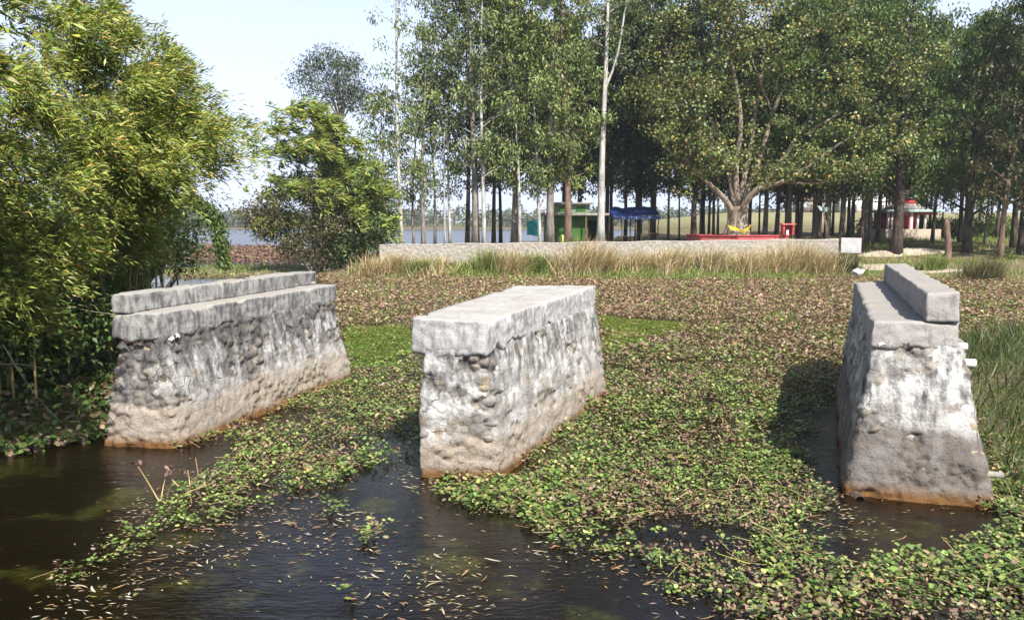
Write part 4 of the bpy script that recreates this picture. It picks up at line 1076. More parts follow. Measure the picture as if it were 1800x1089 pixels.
bamboo('bamboo_clump', 'nearer bamboo clump at the left edge with dark hanging leaves', (-10.2, 15.2), .5,
       tp([(20, 300, 14), (-60, 200, 14), (60, 420, 15), (10, 480, 14.5), (-80, 380, 14), (90, 180, 14.5), (-120, 140, 14.5), (30, 160, 15), (-40, 530, 14), (110, 480, 15.5), (150, 440, 16), (-200, 250, 14), (-160, 450, 13), (-250, 150, 14), (40, 520, 14.5), (-30, 120, 15), (-120, 220, 14), (60, 240, 15), (-230, 300, 13.5), (-20, 380, 14)]),
       84, 34, .16, .028, .9, .028, .8)
bamboo('bamboo_clump', 'nearest bamboo sprays entering at the top left corner', (-11.6, 8.6), .4,
       [(-6.6, 9.2, 7.6), (-7.6, 8.6, 7.0), (-8.4, 10, 8.4), (-6.9, 10.6, 8.2), (-7.9, 11.2, 7.2), (-9.2, 9, 6.6), (-7.2, 7.6, 8.0), (-8.8, 11.5, 9.2), (-10, 10.2, 7.6), (-9.6, 8, 8.2), (-6.4, 9.8, 8.6), (-7.3, 9.9, 8.8), (-8.2, 9.2, 7.8), (-6.9, 11.4, 9.0), (-8.9, 10.6, 8.6), (-7.6, 10.4, 8.0), (-6.4, 8.4, 7.4), (-7.0, 8.0, 7.0), (-6.0, 8.9, 7.6), (-7.6, 8.9, 7.4), (-8.3, 8.2, 7.2), (-6.6, 9.3, 7.2), (-5.8, 8.2, 7.8), (-9.0, 8.6, 7.6), (-7.2, 7.2, 7.2)] + tp([(30, 10, 9.5), (-30, 50, 9.2), (90, -30, 10)]),
       60, 22, .24, .055, .9, .028, .8)
bamboo('bamboo_clump', 'yellow-green bamboo crown swaying above the middle shrubs', (-14.5, 63.5), .8,
       tp([(435, 235, 60), (470, 200, 61), (500, 190, 60), (540, 205, 60), (585, 225, 60), (620, 250, 60), (655, 290, 60), (685, 340, 60), (445, 270, 60), (520, 250, 59), (570, 270, 59), (610, 310, 59), (460, 320, 60), (640, 350, 60), (550, 230, 61), (600, 290, 61), (490, 270, 60), (660, 330, 59), (690, 385, 60), (440, 390, 60), (432, 345, 60), (688, 420, 60), (560, 330, 58.5), (625, 375, 59), (500, 330, 58.5), (590, 350, 58.5)]),
       46, 22, .60, .11, 1.5, .06, .35, pal=([(0.18, 0.25, 0.045), (0.27, 0.31, 0.06), (0.12, 0.18, 0.035), (0.42, 0.38, 0.10)], [4, 4, 1.5, 1.2]))
def blob(c, r, n, seed=0):
    d = rnd(n); k = rng.uniform(.25, 1, n) ** .5
    w = .75 + .5 * fbm(d * 2.2 + seed, 3, seed)
    return np.array(c) + d * np.array(r) * (k * w)[:, None]
def shrub(name, label, cat_, base, crowns, per, spread, L, W, pal, bark, stems, group=None, droop=(0, 0, -.4), t='d', r0=.1):
    wood = []; C = []
    for (c, r, n) in crowns:
        Cc = blob(c, r, n, len(wood)); C.append(Cc)
        for k in range(stems):
            e = Cc[rng.integers(len(Cc))]
            b = np.array(base) + np.array([rng.normal() * .25 * r0 * 10, rng.normal() * .2 * r0 * 10, -.2])
            wood.append(tube(bez([b, b * .6 + e * .4 + [rng.normal() * .2, 0, .5], e], 10), np.linspace(r0, .015, 10), 6, cap=False))
    cr = clusters(np.concatenate(C), per, spread, L, W, pal, droop, .9, t)
    return add_tree(name, label, cat_, base, bark, cat(wood), cr, group)
b = gz(205, 25.5)
b2 = gz(238, 25)
shrub('bank_tree', 'dark leaning tree with thick trunk behind the left abutment', 'tree', b2, [(aty(235, 375, 25), (2.2, 2.0, 1.3), 60), (aty(140, 420, 24), (1.8, 1.6, 1.0), 40), (aty(290, 440, 25), (1.0, 1.0, .6), 18)], 60, (.3, .3, .22), .17, .08, BRD, BARK_DARK, 5, r0=.15)
shrub('bank_tree', 'second dark trunk just left of the leaning tree on the left bank', 'tree', b, [(aty(130, 330, 25.5), (2.6, 2.0, 1.6), 60), (aty(30, 440, 23), (2.2, 1.8, 1.5), 46)], 60, (.3, .3, .25), .17, .08, BRDL, BARK_DARK, 3, r0=.12)
shrub('bank_shrub', 'dark leafy undergrowth below the bamboo at the left edge', 'shrub', gz(60, 19), [(aty(40, 500, 18), (2.0, 1.6, 1.0), 60), (aty(140, 470, 20), (1.8, 1.6, .9), 50), (aty(-60, 560, 15.5), (1.3, 1.2, .9), 40), (aty(30, 590, 15.6), (1.1, .7, .6), 40), (aty(110, 560, 16.5), (.9, .8, .5), 26)], 70, (.25, .25, .2), .15, .07, BRDL, BARK_DARK, 4, 'shrubs on the left bank', r0=.05)
# drooping creeper arch
ap = bez([aty(290, 380, 27), aty(330, 352, 27), aty(362, 365, 26.8), aty(382, 400, 26.6), aty(394, 462, 26.5)], 24)
gr_ = hz(-12.0, 27.5)
ar = thing('creeper_arch', 'dark creeper drooping in an arch beside the far water', 'creeper', (-12.0, 27.5, gr_))
V, F = tube(bez([(-12.0, 27.5, gr_ - .2), (-12.1, 27.4, 2.6), tuple(ap[0])], 8), .06, 6); put('stem', V, F, BARK_DARK, ar)
V, F = tube(ap, np.linspace(.05, .015, 24), 6); put('stem', V, F, BARK_DARK, ar)
cr = clusters(ap[2:], 150, (.13, .13, .12), .15, .05, BRDL, droop=(.2, 0, -1)); put('foliage', cr[0], cr[1], LEAF, ar, col=cr[2])
shrub('bank_shrub', 'brownish leafy shrub with thin bare stems left of the stone wall', 'shrub', gz(555, 60.5), [(aty(530, 375, 60.5), (3.6, 2.5, 3.0), 110), (aty(465, 385, 61), (1.8, 1.6, 1.6), 40), (aty(590, 390, 60), (2.0, 2.0, 2.4), 50), (aty(555, 435, 60), (3.0, 1.5, 1.2), 34)], 46, (.42, .42, .34), .27, .12, BRN, BARK_PALE, 4, 'shrubs on the spit', r0=.09)
shrub('bank_shrub', 'dense green shrub with black shade beneath at the left end of the wall', 'shrub', gz(640, 62), [(aty(632, 350, 62), (2.4, 2.2, 3.0), 90), (aty(655, 400, 61), (1.8, 2.0, 2.0), 50), (aty(610, 430, 60.5), (2.2, 1.6, 1.6), 40)], 46, (.4, .4, .34), .28, .12, BRDL, BARK_DARK, 4, 'shrubs on the spit', r0=.08)
for px, D, w_, lab in [(1655, 92, 2.0, 'dark low bush under the trees right of the pavilion'), (1690, 88, 2.6, 'dark low bush behind the thick trunk with bright leaves'), (1722, 94, 2.4, 'dark low bush third from the pavilion under the right trees'), (1752, 84, 2.4, 'dark low bush behind the leaning brown trunk'), (1785, 90, 2.8, 'dark low bush at the right edge under the trees'), (1525, 104, 2.2, 'dark low bush between the sign board and the pavilion')]:
    b = gz(px, D)
    shrub('grove_shrub', lab, 'shrub', b, [(b + [0, 0, 1.1], (w_, 1.4, 1.3), 36), (b + [w_ * .7, .4, .8], (w_ * .6, 1.0, .9), 18)], 34, (.36, .36, .28), .32, .15, BRDL, BARK_DARK, 3, 'undergrowth in the right grove', r0=.05)
b = gz(610, 66)
wood = [tube(bez([b - [0, 0, .3], b + [-.3, 0, 6], aty(600, 200, 66), aty(588, 140, 66)], 12), np.linspace(.2, .05, 12), 7)]
C = blob(aty(583, 138, 66), (3.0, 2.4, 2.5), 120, 5); C2 = blob(aty(625, 170, 66), (1.6, 1.6, 1.0), 26, 6)
for e in np.concatenate([C[:12], C2[:4]]): wood.append(tube(bez([aty(600, 215, 66), aty(592, 175, 66) * .5 + e * .5, e], 8), np.linspace(.08, .012, 8), 5, cap=False))
add_tree('grove_tree', 'rounded grey-green eucalyptus crown standing alone against the sky', 'tree', b, BARK_GREY, cat(wood), clusters(np.concatenate([C, C2]), 42, (.4, .4, .34), .28, .08, ([(0.085, 0.115, 0.06), (0.12, 0.15, 0.08), (0.06, 0.085, 0.045)], [3, 2, 2]), (0, 0, -.7)), G1)
for i, (px, D, H, lab) in enumerate([(672, 64.5, 12.5, 'small bushy green tree beside the leftmost tall trunk'), (728, 65, 13.5, 'small bushy green tree between the two leftmost tall trunks'), (765, 66, 15.5, 'leafy green tree left of the close pale pair of trunks')]):
    b = gz(px, D)
    w_, c_ = tree_geo(b, H, .11, lean=(rng.uniform(-.4, .4), 0), first=.22, nb=20, per=42, pal=EUCL, R=2.2)
    add_tree('grove_tree', lab, 'tree', b, BARK_GREY, w_, c_, G1)

# ------------------------------------------------------------------ floating plants and ground cover
def wp(pts): return np.array([at(px, py, 0)[:2] for px, py in pts])
OPEN = [wp([(-300, 740), (0, 800), (185, 770), (320, 800), (395, 778), (405, 800), (350, 850), (280, 868), (235, 915), (170, 965), (60, 1040), (-300, 1120)]),
        wp([(735, 826), (744, 872), (800, 884), (890, 905), (950, 950), (1000, 985), (1120, 992), (1200, 1045), (1290, 1110), (1300, 1300), (-500, 1300), (-300, 1120), (60, 1045), (200, 1005), (330, 935), (420, 908), (480, 893), (600, 858)]),
        wp([(1410, 925), (1440, 912), (1500, 898), (1520, 880), (1620, 880), (1756, 898), (1735, 925), (1665, 935), (1650, 972), (1560, 985), (1500, 1000), (1450, 985)]),
        wp([(1440, 740), (1480, 690), (1500, 700), (1500, 840), (1440, 850)]),
        np.array([(-90, 36), (-14, 34), (-9, 37), (-10.5, 48), (-14, 56), (-24, 57), (-40, 66), (-90, 66)])]
ISL = [(wp([(545, 905), (585, 885), (615, 885), (600, 905), (560, 918)]), 1), (wp([(640, 950), (665, 925), (685, 925), (670, 945), (650, 962)]), 1), (wp([(600, 1050), (615, 1038), (635, 1040), (620, 1056)]), 1), (wp([(1155, 1035), (1190, 1015), (1235, 1025), (1230, 1050), (1180, 1055)]), 1), (wp([(715, 868), (730, 862), (742, 868), (728, 875)]), 1)]
PADS = [np.array(A_bot), np.array(B_bot), np.array(C_bot)]
def cover(X, Y):
    """how densely floating plants cover a spot, 0..1"""
    edge = (nz(X, Y, 1.1, 9) - .5) * 1.1 + (nz(X, Y, 4, 10) - .5) * .5
    m = np.full(X.shape, 9.0)
    for p_ in OPEN: m = np.minimum(m, -sdf(p_, X, Y))
    c = sstep(-.05, .25, m + edge * .55)
    for p_, _ in ISL: c = np.maximum(c, sstep(-.08, .08, sdf(p_, X, Y) + edge * .2))
    for p_ in PADS: c = c * (sdf(p_, X, Y) < 0.02)
    c = c * (height(X, Y) < 0.10)
    gaps = sstep(.30, .42, .14 * sstep(16, 26, Y) + nz(X, Y, .8, 11, 4) + .25 * (nz(X, Y, 5, 12) - .5))
    left = sstep(-.6, -2.2, X) * sstep(12.4, 11.4, Y)            # thin drifting raft at the lower left
    return c * (.12 + .88 * gaps) * (1 - .38 * left)
DUCK = [wp([(606, 572), (700, 570), (745, 585), (735, 600), (690, 645), (620, 650), (606, 620)]), wp([(1050, 555), (1130, 560), (1210, 570), (1190, 590), (1120, 605), (1055, 612)])]
parts = []
GRC = ([(0.145, 0.225, 0.05), (0.235, 0.31, 0.085), (0.08, 0.125, 0.032), (0.36, 0.36, 0.12), (0.29, 0.20, 0.12)], [4, 3.2, 2.4, 1.1, 1.0], .22)
BRC = ([(0.24, 0.16, 0.10), (0.33, 0.235, 0.15), (0.15, 0.10, 0.068), (0.38, 0.31, 0.18), (0.17, 0.20, 0.06)], [4, 3, 2.5, .8, 2.2], .17)
def strew(y0, y1, sp, dens=1.0):
    P = []
    for y in np.arange(y0, y1, sp):
        w = .70 * y + 1.5
        xs = np.arange(-w, w, sp); P.append(np.stack([xs, np.full(len(xs), y)], 1))
    P = np.concatenate(P); P = P + rng.uniform(-.5, .5, P.shape) * sp
    P = P[rng.uniform(size=len(P)) < cover(P[:, 0], P[:, 1]) * dens]
    for p_ in DUCK: P = P[(sdf(p_, P[:, 0], P[:, 1]) + (nz(P[:, 0], P[:, 1], .9, 14) - .5) * 1.5 < 0) | (rng.uniform(size=len(P)) < .10)]
    return P
def brownness(P):
    patch = nz(P[:, 0], P[:, 1], .55, 20, 4)
    return np.clip(.30 + .10 * sstep(11, 14, P[:, 1]) + sstep(15, 40, P[:, 1]) * .52 + (patch - .5) * 2.0 + .12 * sstep(1, 5, P[:, 0]), .05, .93)
def tint(n_, pal, y):
    return pick(n_, *pal) * (1 + np.array([.24, .12, .18]) * sstep(18, 40, y)[:, None])
# (from, to, spacing, leaves, leaf length, height, shape) of the standing rosettes; then of the low dead layer
for (y0, y1, sp, k, Lm, hh, tmpl) in [(7.6, 13.5, .118, 10, .048, .08, 'r'), (13.5, 22, .148, 8, .057, .105, 'r'), (22, 35, .21, 6, .095, .17, 'd'), (35, 58.5, .225, 6, .105, .19, 'd')]:
    P = strew(y0, y1, sp); n = len(P)
    brown = rng.uniform(size=n) < brownness(P)
    size = (.55 + 1.05 * nz(P[:, 0], P[:, 1], .9, 22)) * rng.uniform(.6, 1.35, n)
    tall = .4 + 1.4 * nz(P[:, 0], P[:, 1], 1.6, 25)
    for isb in (False, True):
        Q = P[brown == isb]; S = size[brown == isb]; T_ = tall[brown == isb]; m = len(Q)
        if not m: continue
        kk = k if not isb else max(5, k - 2); N_ = m * kk
        a = np.repeat(rng.uniform(0, 6.283, m), kk) + np.tile(np.arange(kk) * 2.4, m) + rng.normal(size=N_) * .25
        ring = np.tile(np.linspace(.15, 1, kk), m)                       # inner leaves stand up, outer ones lie flat
        q_ = np.repeat(Q, kk, 0); s_ = np.repeat(S, kk)
        rr = ring * Lm * 1.15 * s_
        z = (1.15 - ring * .8) * hh * s_ * np.repeat(T_, kk) * rng.uniform(.6, 1.2, N_) + .012
        P3 = np.stack([q_[:, 0] + np.cos(a) * rr, q_[:, 1] + np.sin(a) * rr, z], 1)
        if not isb:
            A = np.stack([np.cos(a), np.sin(a), .75 - ring * .8 + rng.normal(size=N_) * .12], 1)
            parts.append(leaves(P3, A, np.array([0, 0, 1.0]) + rng.normal(size=(N_, 3)) * .22, Lm * s_ * rng.uniform(.7, 1.2, N_), Lm * .84 * s_, tint(N_, GRC, q_[:, 1]) * np.repeat(1 + .15 * rng.normal(size=(m, 1)), kk, 0).clip(.6, 1.4), tmpl, rng.uniform(.4, 1.3, N_)))
        else:
            A = np.stack([np.cos(a), np.sin(a), rng.uniform(-.5, .8, N_)], 1)
            parts.append(leaves(P3, A, rng.normal(size=(N_, 3)) * .7 + [0, 0, .8], Lm * 1.15 * s_ * rng.uniform(.6, 1.3, N_), Lm * .60 * s_, tint(N_, BRC, q_[:, 1]), tmpl, rng.uniform(-1, 2.0, N_)))
for (y0, y1, sp, k, Lm) in [(7.6, 13.5, .12, 4, .05), (13.5, 22, .16, 4, .065), (22, 35, .26, 3, .10)]:
    P = strew(y0, y1, sp, .8); N_ = len(P) * k
    q_ = np.repeat(P, k, 0); a = rng.uniform(0, 6.283, N_)
    P3 = np.stack([q_[:, 0] + rng.normal(size=N_) * sp * .5, q_[:, 1] + rng.normal(size=N_) * sp * .5, rng.uniform(.006, .03, N_)], 1)
    parts.append(leaves(P3, np.stack([np.cos(a), np.sin(a), rng.normal(size=N_) * .12], 1), np.array([0, 0, 1.0]) + rng.normal(size=(N_, 3)) * .3, Lm * rng.uniform(.6, 1.5, N_), Lm * rng.uniform(.2, .7, N_), pick(N_, [(0.16, 0.11, 0.07), (0.25, 0.18, 0.11), (0.10, 0.085, 0.04), (0.12, 0.15, 0.05)], [3, 2, 3, 2]), 'd'))
V, F, c_ = catc(parts)
kind(put('water_hyacinth', V, F, LEAF_GLOSS, col=c_), 'stuff', 'mat of green and withered brown floating plants covering the water')
# straws and dead stalks lying in the mat
n = 11000
y = rng.uniform(8, 34, n); x = rng.uniform(-1, 1, n) * (.68 * y + 1)
kp = rng.uniform(size=n) < cover(x, y) * (nz(x, y, .5, 31) > .42); x, y = x[kp], y[kp]; n = len(x)
a = rng.uniform(0, 6.283, n)
V, F, c_ = leaves(np.stack([x, y, rng.uniform(.04, .13, n)], 1), np.stack([np.cos(a), np.sin(a), rng.normal(size=n) * .25], 1), np.tile([0, -.3, 1.0], (n, 1)), rng.uniform(.12, .38, n), rng.uniform(.006, .014, n), pick(n, [(0.42, 0.33, 0.15), (0.30, 0.20, 0.11), (0.35, 0.36, 0.10)], [3, 2, 1]), 's')
kind(put('dead_stalks', V, F, DRY, col=c_), 'stuff', 'straw coloured dead stalks scattered through the floating plants')
# duckweed patches
parts = []
for p_ in DUCK:
    lo, hi = p_.min(0) - .5, p_.max(0) + .5
    n = 26000
    x = rng.uniform(lo[0], hi[0], n); y = rng.uniform(lo[1], hi[1], n)
    kp = (sdf(p_, x, y) + (nz(x, y, .9, 14) - .5) * 1.6 > 0) & (rng.uniform(size=n) < .35 + nz(x, y, 2, 15)); x, y = x[kp], y[kp]; n = len(x)
    ylw = nz(x, y, .5, 16)[:, None]
    parts.append(leaves(np.stack([x, y, rng.uniform(.006, .02, n)], 1), rnd(n) * [1, 1, .15], rng.normal(size=(n, 3)) * .12 + [0, 0, 1.0], rng.uniform(.06, .11, n), rng.uniform(.05, .09, n), pick(n, [(0.12, 0.20, 0.04), (0.15, 0.25, 0.05)], [1, 1]) * (1 - ylw * .3) + np.array([0.10, 0.07, 0.0]) * ylw, 'd'))
V, F, c_ = catc(parts); kind(put('duckweed', V, F, LEAF, col=c_), 'stuff', 'smooth bright green duckweed film beyond the piers')
# leaf litter floating on the open water
def litter(n, region, rad):
    x = rng.uniform(-6.5, 7, n); y = rng.uniform(7.6, 13.4, n)
    d = nz(x, y, .9, 41, 4)
    kp = (rng.uniform(size=n) < sstep(.36, .60, d) * .95 + .05) & (np.maximum.reduce([sdf(p_, x, y) for p_ in region]) > -.25)
    kp &= ~((sdf(OPEN[0], x, y) > .3) & (rng.uniform(size=n) < .93))
    for p_ in PADS: kp &= sdf(p_, x, y) < -.05
    return x[kp], y[kp]
x, y = litter(7000, OPEN[:3], 0); n = len(x)
a = rng.normal(size=n) * .65 + math.pi * (rng.uniform(size=n) < .5)
LC = ([(0.50, 0.40, 0.24), (0.36, 0.25, 0.13), (0.24, 0.13, 0.065), (0.60, 0.54, 0.40), (0.22, 0.24, 0.06)], [4, 3, 2, 1.5, 1])
V, F, c_ = leaves(np.stack([x, y, rng.uniform(.005, .012, n)], 1), np.stack([np.cos(a), np.sin(a), rng.normal(size=n) * .03], 1), np.array([0, 0, 1.0]) + rng.normal(size=(n, 3)) * .15, rng.uniform(.03, .11, n), rng.uniform(.007, .022, n), pick(n, *LC), 'd', .25)
kind(put('leaf_litter', V, F, DRY, col=c_), 'stuff', 'small dry leaf fragments drifting on the dark water')
# larger fallen leaves, one object each
LITM = []
for k in range(8):
    L = .09 + .014 * k; w = .014 + .004 * ((k * 5) % 7) * .6
    s = np.linspace(0, 1, 6); cv = (k - 3.5) * .003
    mid = np.stack([s * L - L / 2, cv * np.sin(s * 3.14) * 2, .004 + .006 * np.sin(s * 3.14 + k)], 1)
    wd = w * np.sin(np.clip(s * .94 + .03, 0, 1) * math.pi) ** .7
    V = np.concatenate([mid + np.stack([0 * s, wd / 2, .003 + 0 * s], 1), mid, mid + np.stack([0 * s, -wd / 2, .003 + 0 * s], 1)])
    F = []
    for r in range(2):
        for i in range(5): F.append((r * 6 + i, r * 6 + 6 + i, r * 6 + 7 + i, r * 6 + 1 + i))
    LITM.append((V, np.array(F)))
tones = [plain('dry_leaf', (0.52, 0.42, 0.26), .8, .3, 20), plain('brown_leaf', (0.34, 0.20, 0.10), .8, .3, 20), plain('pale_leaf', (0.48, 0.42, 0.31), .75, .2, 20)]
lm = []
for k in range(8):
    me = mesh_np('floating_leaf', *LITM[k], smooth=True); me.materials.append(tones[k % 3]); lm.append(me)
x, y = litter(1500, OPEN[1:3], 0)
for i in range(min(110, len(x))):
    o = bpy.data.objects.new('floating_leaf', lm[i % 8]); COL.objects.link(o)
    o.location = (x[i], y[i], .010 + .0005 * (i % 9)); o.rotation_euler = (rng.normal() * .04, rng.normal() * .03, rng.normal() * .6 + (3.14 if i % 2 else 0)); s = rng.uniform(.7, 1.35); o.scale = (s, s, s)
    o['label'] = 'long dry fallen leaf floating on the dark open water'; o['category'] = 'leaf'; o['group'] = 'fallen leaves on the open water'
# withered plant standing at the edge of the open water
c0 = at(285, 885, 0)
wh = thing('withered_plant', 'withered water plant with drooping brown heads at the edge of the dark water', 'plant', (c0[0], c0[1], 0))
for k, (pts) in enumerate([[(280, 875), (262, 850), (240, 815)], [(283, 872), (288, 850), (297, 822)], [(330, 868), (310, 850), (292, 832)], [(335, 866), (333, 845), (330, 825)], [(340, 872), (365, 874), (385, 873)], [(300, 880), (330, 865), (370, 850)]]):
    P = [at(pts[0][0], pts[0][1] + 6, 0)] + [aty(px, py, at(*pts[0], 0)[1]) for px, py in pts[1:]]
    V, F = tube(bez(P, 8), np.linspace(.011, .006, 8), 6); put('stalk', V, F, STRAW, wh, smooth=True)
    if k in (0, 1, 3):
        e = np.array(P[-1]); m = 9
        cr = leaves(e + rng.normal(size=(m, 3)) * [.04, .03, .02], rnd(m) * .6 + [0, 0, -.6], rnd(m), .075, .05, pick(m, [(0.13, 0.085, 0.07), (0.22, 0.15, 0.12)], [1, 1]), 'r', 2.0)
        put('dead_leaves', cr[0], cr[1], DRY, wh, col=cr[2])
# grass: blades on the banks
def blades(x, y, L, W, pal, lean=.35, zoff=0, wind=(.25, 0)):
    n = len(x); z = height(x[None], y[None])[0] - .05 + zoff
    A = np.stack([rng.normal(size=n) * lean + wind[0], rng.normal(size=n) * lean + wind[1], np.ones(n)], 1)
    N = np.stack([-A[:, 0], -A[:, 1], np.full(n, .6)], 1) + rng.normal(size=(n, 3)) * .3
    return leaves(np.stack([x, y, z], 1), A, N, L * rng.uniform(.5, 1.25, n), W, pick(n, *pal), 'b', rng.uniform(.2, 1.2, n))
TAN = ([(0.52, 0.41, 0.23), (0.42, 0.32, 0.16), (0.60, 0.50, 0.31), (0.24, 0.27, 0.08)], [4, 3, 2, 1])
GRN = ([(0.16, 0.23, 0.05), (0.23, 0.29, 0.07), (0.10, 0.15, 0.035), (0.38, 0.34, 0.14)], [4, 3, 1.5, 1.4])
DGR = ([(0.05, 0.08, 0.02), (0.085, 0.12, 0.03), (0.035, 0.055, 0.015), (0.24, 0.21, 0.09)], [4, 3, 2, 1])
parts = []
n = 25000; x = rng.uniform(-12, 26, n); y = rng.uniform(53, 59.6, n); d = sdf(P_GROVE, x, y); g = nz(x, y, .33, 51) + .12 * (d < 1.6)
kp = d > -.4; dry = (g < .54) & kp & (rng.uniform(size=n) < .75); gre = (g >= .54) & kp
parts.append(blades(x[dry], y[dry], 1.2, .05, TAN)); parts.append(blades(x[gre], y[gre], .5, .035, GRN))
n = 17000; x = rng.uniform(25, 60, n); y = rng.uniform(46, 84, n); kp = (sdf(P_GROVE, x, y) > -.3) & (nz(x, y, .3, 52) > .40) & (x < .66 * y + 3); x, y = x[kp], y[kp]
parts.append(blades(x, y, .5, .04, GRN))
n = 4500; x = rng.uniform(-33, -11, n); y = rng.uniform(55, 74, n); kp = sdf(P_STRIP, x, y) > -.5; x, y = x[kp], y[kp]
parts.append(blades(x, y, .4, .045, GRN))
V, F, c_ = catc(parts); kind(put('bank_grass', V, F, DRY, col=c_), 'stuff', 'dry and green grass growing on the far bank')
n = 26000; x = rng.uniform(7, 22, n); y = rng.uniform(9.5, 31, n); kp = (sdf(P_TONGUE, x, y) > -.35) & (sdf(PADS[2], x, y) < -.03); x, y = x[kp], y[kp]
V, F, c_ = blades(x, y, .72, .02, DGR, .6)
kind(put('bank_grass', V, F, LEAF, col=c_), 'stuff', 'dense dark green grass beside the right abutment')
tus = [(645, 56.5, 1.5, TAN, 'straw tussock at the left end of the far bank'), (690, 57.5, 1.4, TAN, 'straw and green tussock second from the left on the far bank'), (735, 57, 1.1, GRN, 'yellow-green tussock below the leftmost trunks'), (850, 57.5, 1.5, GRN, 'bright green tussock left of the pale brown one'), (895, 57, 1.6, TAN, 'brown bristling tussock behind the middle pier, right of the green one'), (940, 57.5, 1.3, GRN, 'green tussock between the two tall brown ones'), (1018, 57, 2.3, TAN, 'tallest grey-brown grass clump reaching above the stone wall'), (1060, 57, 1.6, TAN, 'straw clump right of the tallest grass clump'),
       (1120, 57.5, 1.3, TAN, 'low straw clump below the blue tarp'), (1185, 57, 1.5, TAN, 'straw clump left of the red platform'), (1250, 56.5, 1.5, TAN, 'straw clump below the fig tree'), (1310, 56, 1.6, TAN, 'straw clump below the right half of the red platform'), (1365, 57, 1.9, TAN, 'tall straw clump below the red altar box'), (1410, 57.5, 2.0, TAN, 'tallest straw clump near the right end of the wall'), (1445, 57, 1.6, TAN, 'last straw clump before the sign board'), (1482, 58, 1.4, DGR, 'small grey-green bush under the sign board'), (1640, 58.5, 1.1, GRN, 'green tuft below the broken stump'), (1715, 53.5, 1.5, BRN, 'round brown dry bush at the right'), (1735, 54.5, 1.3, BRN, 'second brown dry bush just right of the round one')]
for (px, D, L, pal, lab) in tus:
    b = gz(px, D); n = 620; L = L * 1.15
    r = .55 + .25 * L
    x = b[0] + rng.normal(size=n) * r * .5; y = b[1] + rng.normal(size=n) * r * .4
    V, F, c_ = blades(x, y, L, .034, pal, .30)
    single('grass_tussock', V, F, DRY, lab, 'grass', 'tall grass clumps on the far bank', col=c_, base=np.array([b[0], b[1], b[2]]))
# plants on the shaded left bank
n = 17000; x = rng.uniform(-13.5, -5.2, n); y = rng.uniform(12.8, 25, n); d = sdf(P_LEFT, x, y); kp = (d > -.45) & (sdf(PADS[0], x, y) < -.05); x, y, d = x[kp], y[kp], d[kp]; n = len(x)
z = height(x[None], y[None])[0].clip(0) + rng.uniform(.0, .25, n)
V, F, c_ = leaves(np.stack([x, y, z], 1), rnd(n) * [1, 1, .5] + [0, -.2, .1], rnd(n) * .7 + [0, -.3, .8], rng.uniform(.08, .22, n), rng.uniform(.05, .13, n), pick(n, [(0.05, 0.09, 0.02), (0.09, 0.14, 0.03), (0.20, 0.13, 0.085), (0.28, 0.20, 0.14)], [4, 3, 2, 1]), 'r', rng.uniform(-.5, 1.5, n))
kind(put('bank_plants', V, F, LEAF, col=c_), 'stuff', 'low leafy plants and dead leaves covering the left bank')
tg = thing('fallen_twigs', 'bare grey twigs hanging over the left bank into the water', 'twigs', (*at(60, 800, 0)[:2], .1))
for k, (pts, D, r) in enumerate([([(5, 605), (60, 690), (125, 760)], 14.3, .012), ([(90, 530), (150, 545), (200, 552)], 15.5, .012), ([(0, 640), (40, 640), (95, 650)], 13.5, .008), ([(0, 810), (40, 785), (80, 778)], 13.6, .015), ([(0, 795), (30, 800), (70, 790)], 13.7, .012), ([(5, 830), (15, 800), (45, 785)], 13.5, .01), ([(0, 780), (25, 790), (60, 800)], 13.6, .012)]):
    V, F = tube(bez([aty(px, py, D + .1 * i) for i, (px, py) in enumerate(pts)], 10), np.linspace(r, r * .4, 10), 5); put('twig', V, F, TWIG, tg, smooth=True)
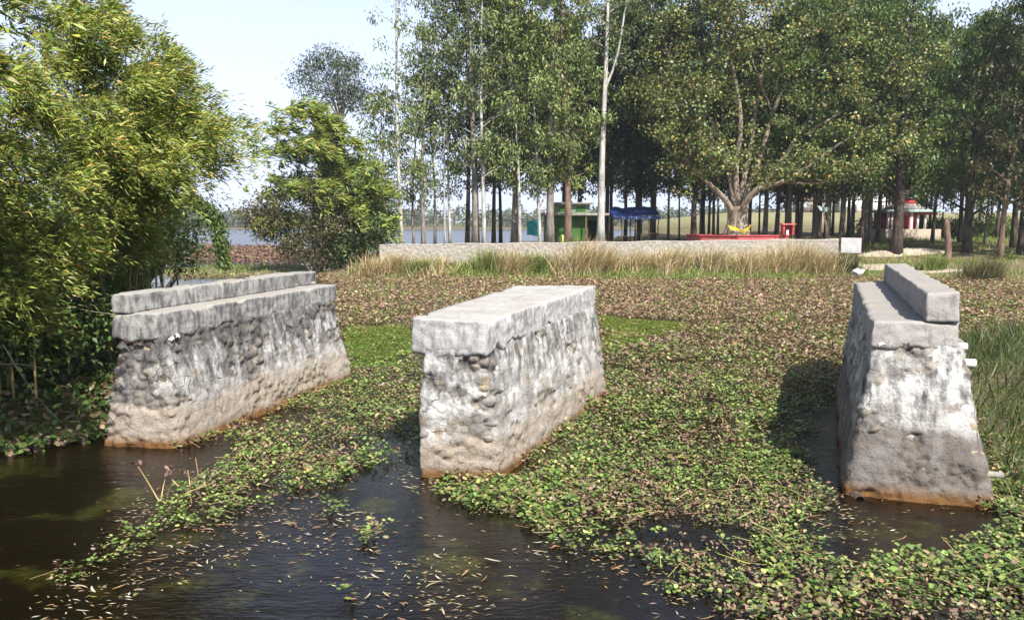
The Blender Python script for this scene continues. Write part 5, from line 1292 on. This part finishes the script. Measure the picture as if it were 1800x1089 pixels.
# withered plant bed and wood beyond the lake
n = 16000; x = rng.uniform(-62, -14, n); y = rng.uniform(75, 124, n)
bed = np.array([(-58, 84), (-28, 77), (-17, 77), (-20, 96), (-31, 116), (-33, 123), (-60, 121)])
kp = sdf(bed, x, y) > 0; x, y = x[kp], y[kp]; n = len(x)
V, F, c_ = leaves(np.stack([x, y, rng.uniform(.02, .5, n)], 1), rnd(n) * [1, 1, .6] + [0, 0, .3], rnd(n) + [0, 0, .5], .42, .25, pick(n, [(0.20, 0.115, 0.085), (0.27, 0.17, 0.12), (0.14, 0.085, 0.07), (0.22, 0.20, 0.08)], [4, 3, 2, 1]), 'd')
kind(put('withered_plant_bed', V, F, DRY, col=c_), 'stuff', 'bed of withered reddish water plants beyond the left bank')
C = []
for k in range(900):
    x = rng.uniform(-620, 160); y = np.interp(x, [-700, -180, -60, 20, 90, 160], [555, 485, 455, 448, 440, 440]) + abs(rng.normal()) * 40
    h_ = 4 + 11 * float(nz(np.array([x]), np.array([y]), .02, 61)[0]) * rng.uniform(.5, 1.2)
    for j in range(5): C.append((x + rng.normal() * 2.5, y + rng.normal() * 2, 2 + h_ * rng.uniform(.15, 1)))
cr = clusters(np.array(C), 9, (1.5, 1.5, 1.1), 2.0, 1.3, ([(0.06, 0.09, 0.03), (0.09, 0.115, 0.045), (0.13, 0.13, 0.06)], [1, 1, 1]), (0, 0, -.2), 1.0)
kind(put('distant_wood', cr[0], cr[1], LEAF, col=cr[2]), 'stuff', 'hazy belt of trees along the far lake shore')

# ------------------------------------------------------------------ haze
V, F = box(-900, 900, -40, 1500, -2.0, 40)
hm = bpy.data.materials.new('haze_air'); hm.use_nodes = True
hn = hm.node_tree; hn.nodes.remove(hn.nodes['Principled BSDF'])
pv = hn.nodes.new('ShaderNodeVolumePrincipled'); pv.inputs['Density'].default_value = 0.0003; pv.inputs['Color'].default_value = (0.86, 0.92, 1.0, 1); pv.inputs['Anisotropy'].default_value = 0.0
hn.links.new(pv.outputs[0], hn.nodes['Material Output'].inputs['Volume'])
kind(put('haze', V, F, hm), 'stuff', 'thin pale haze in the air over the lake')
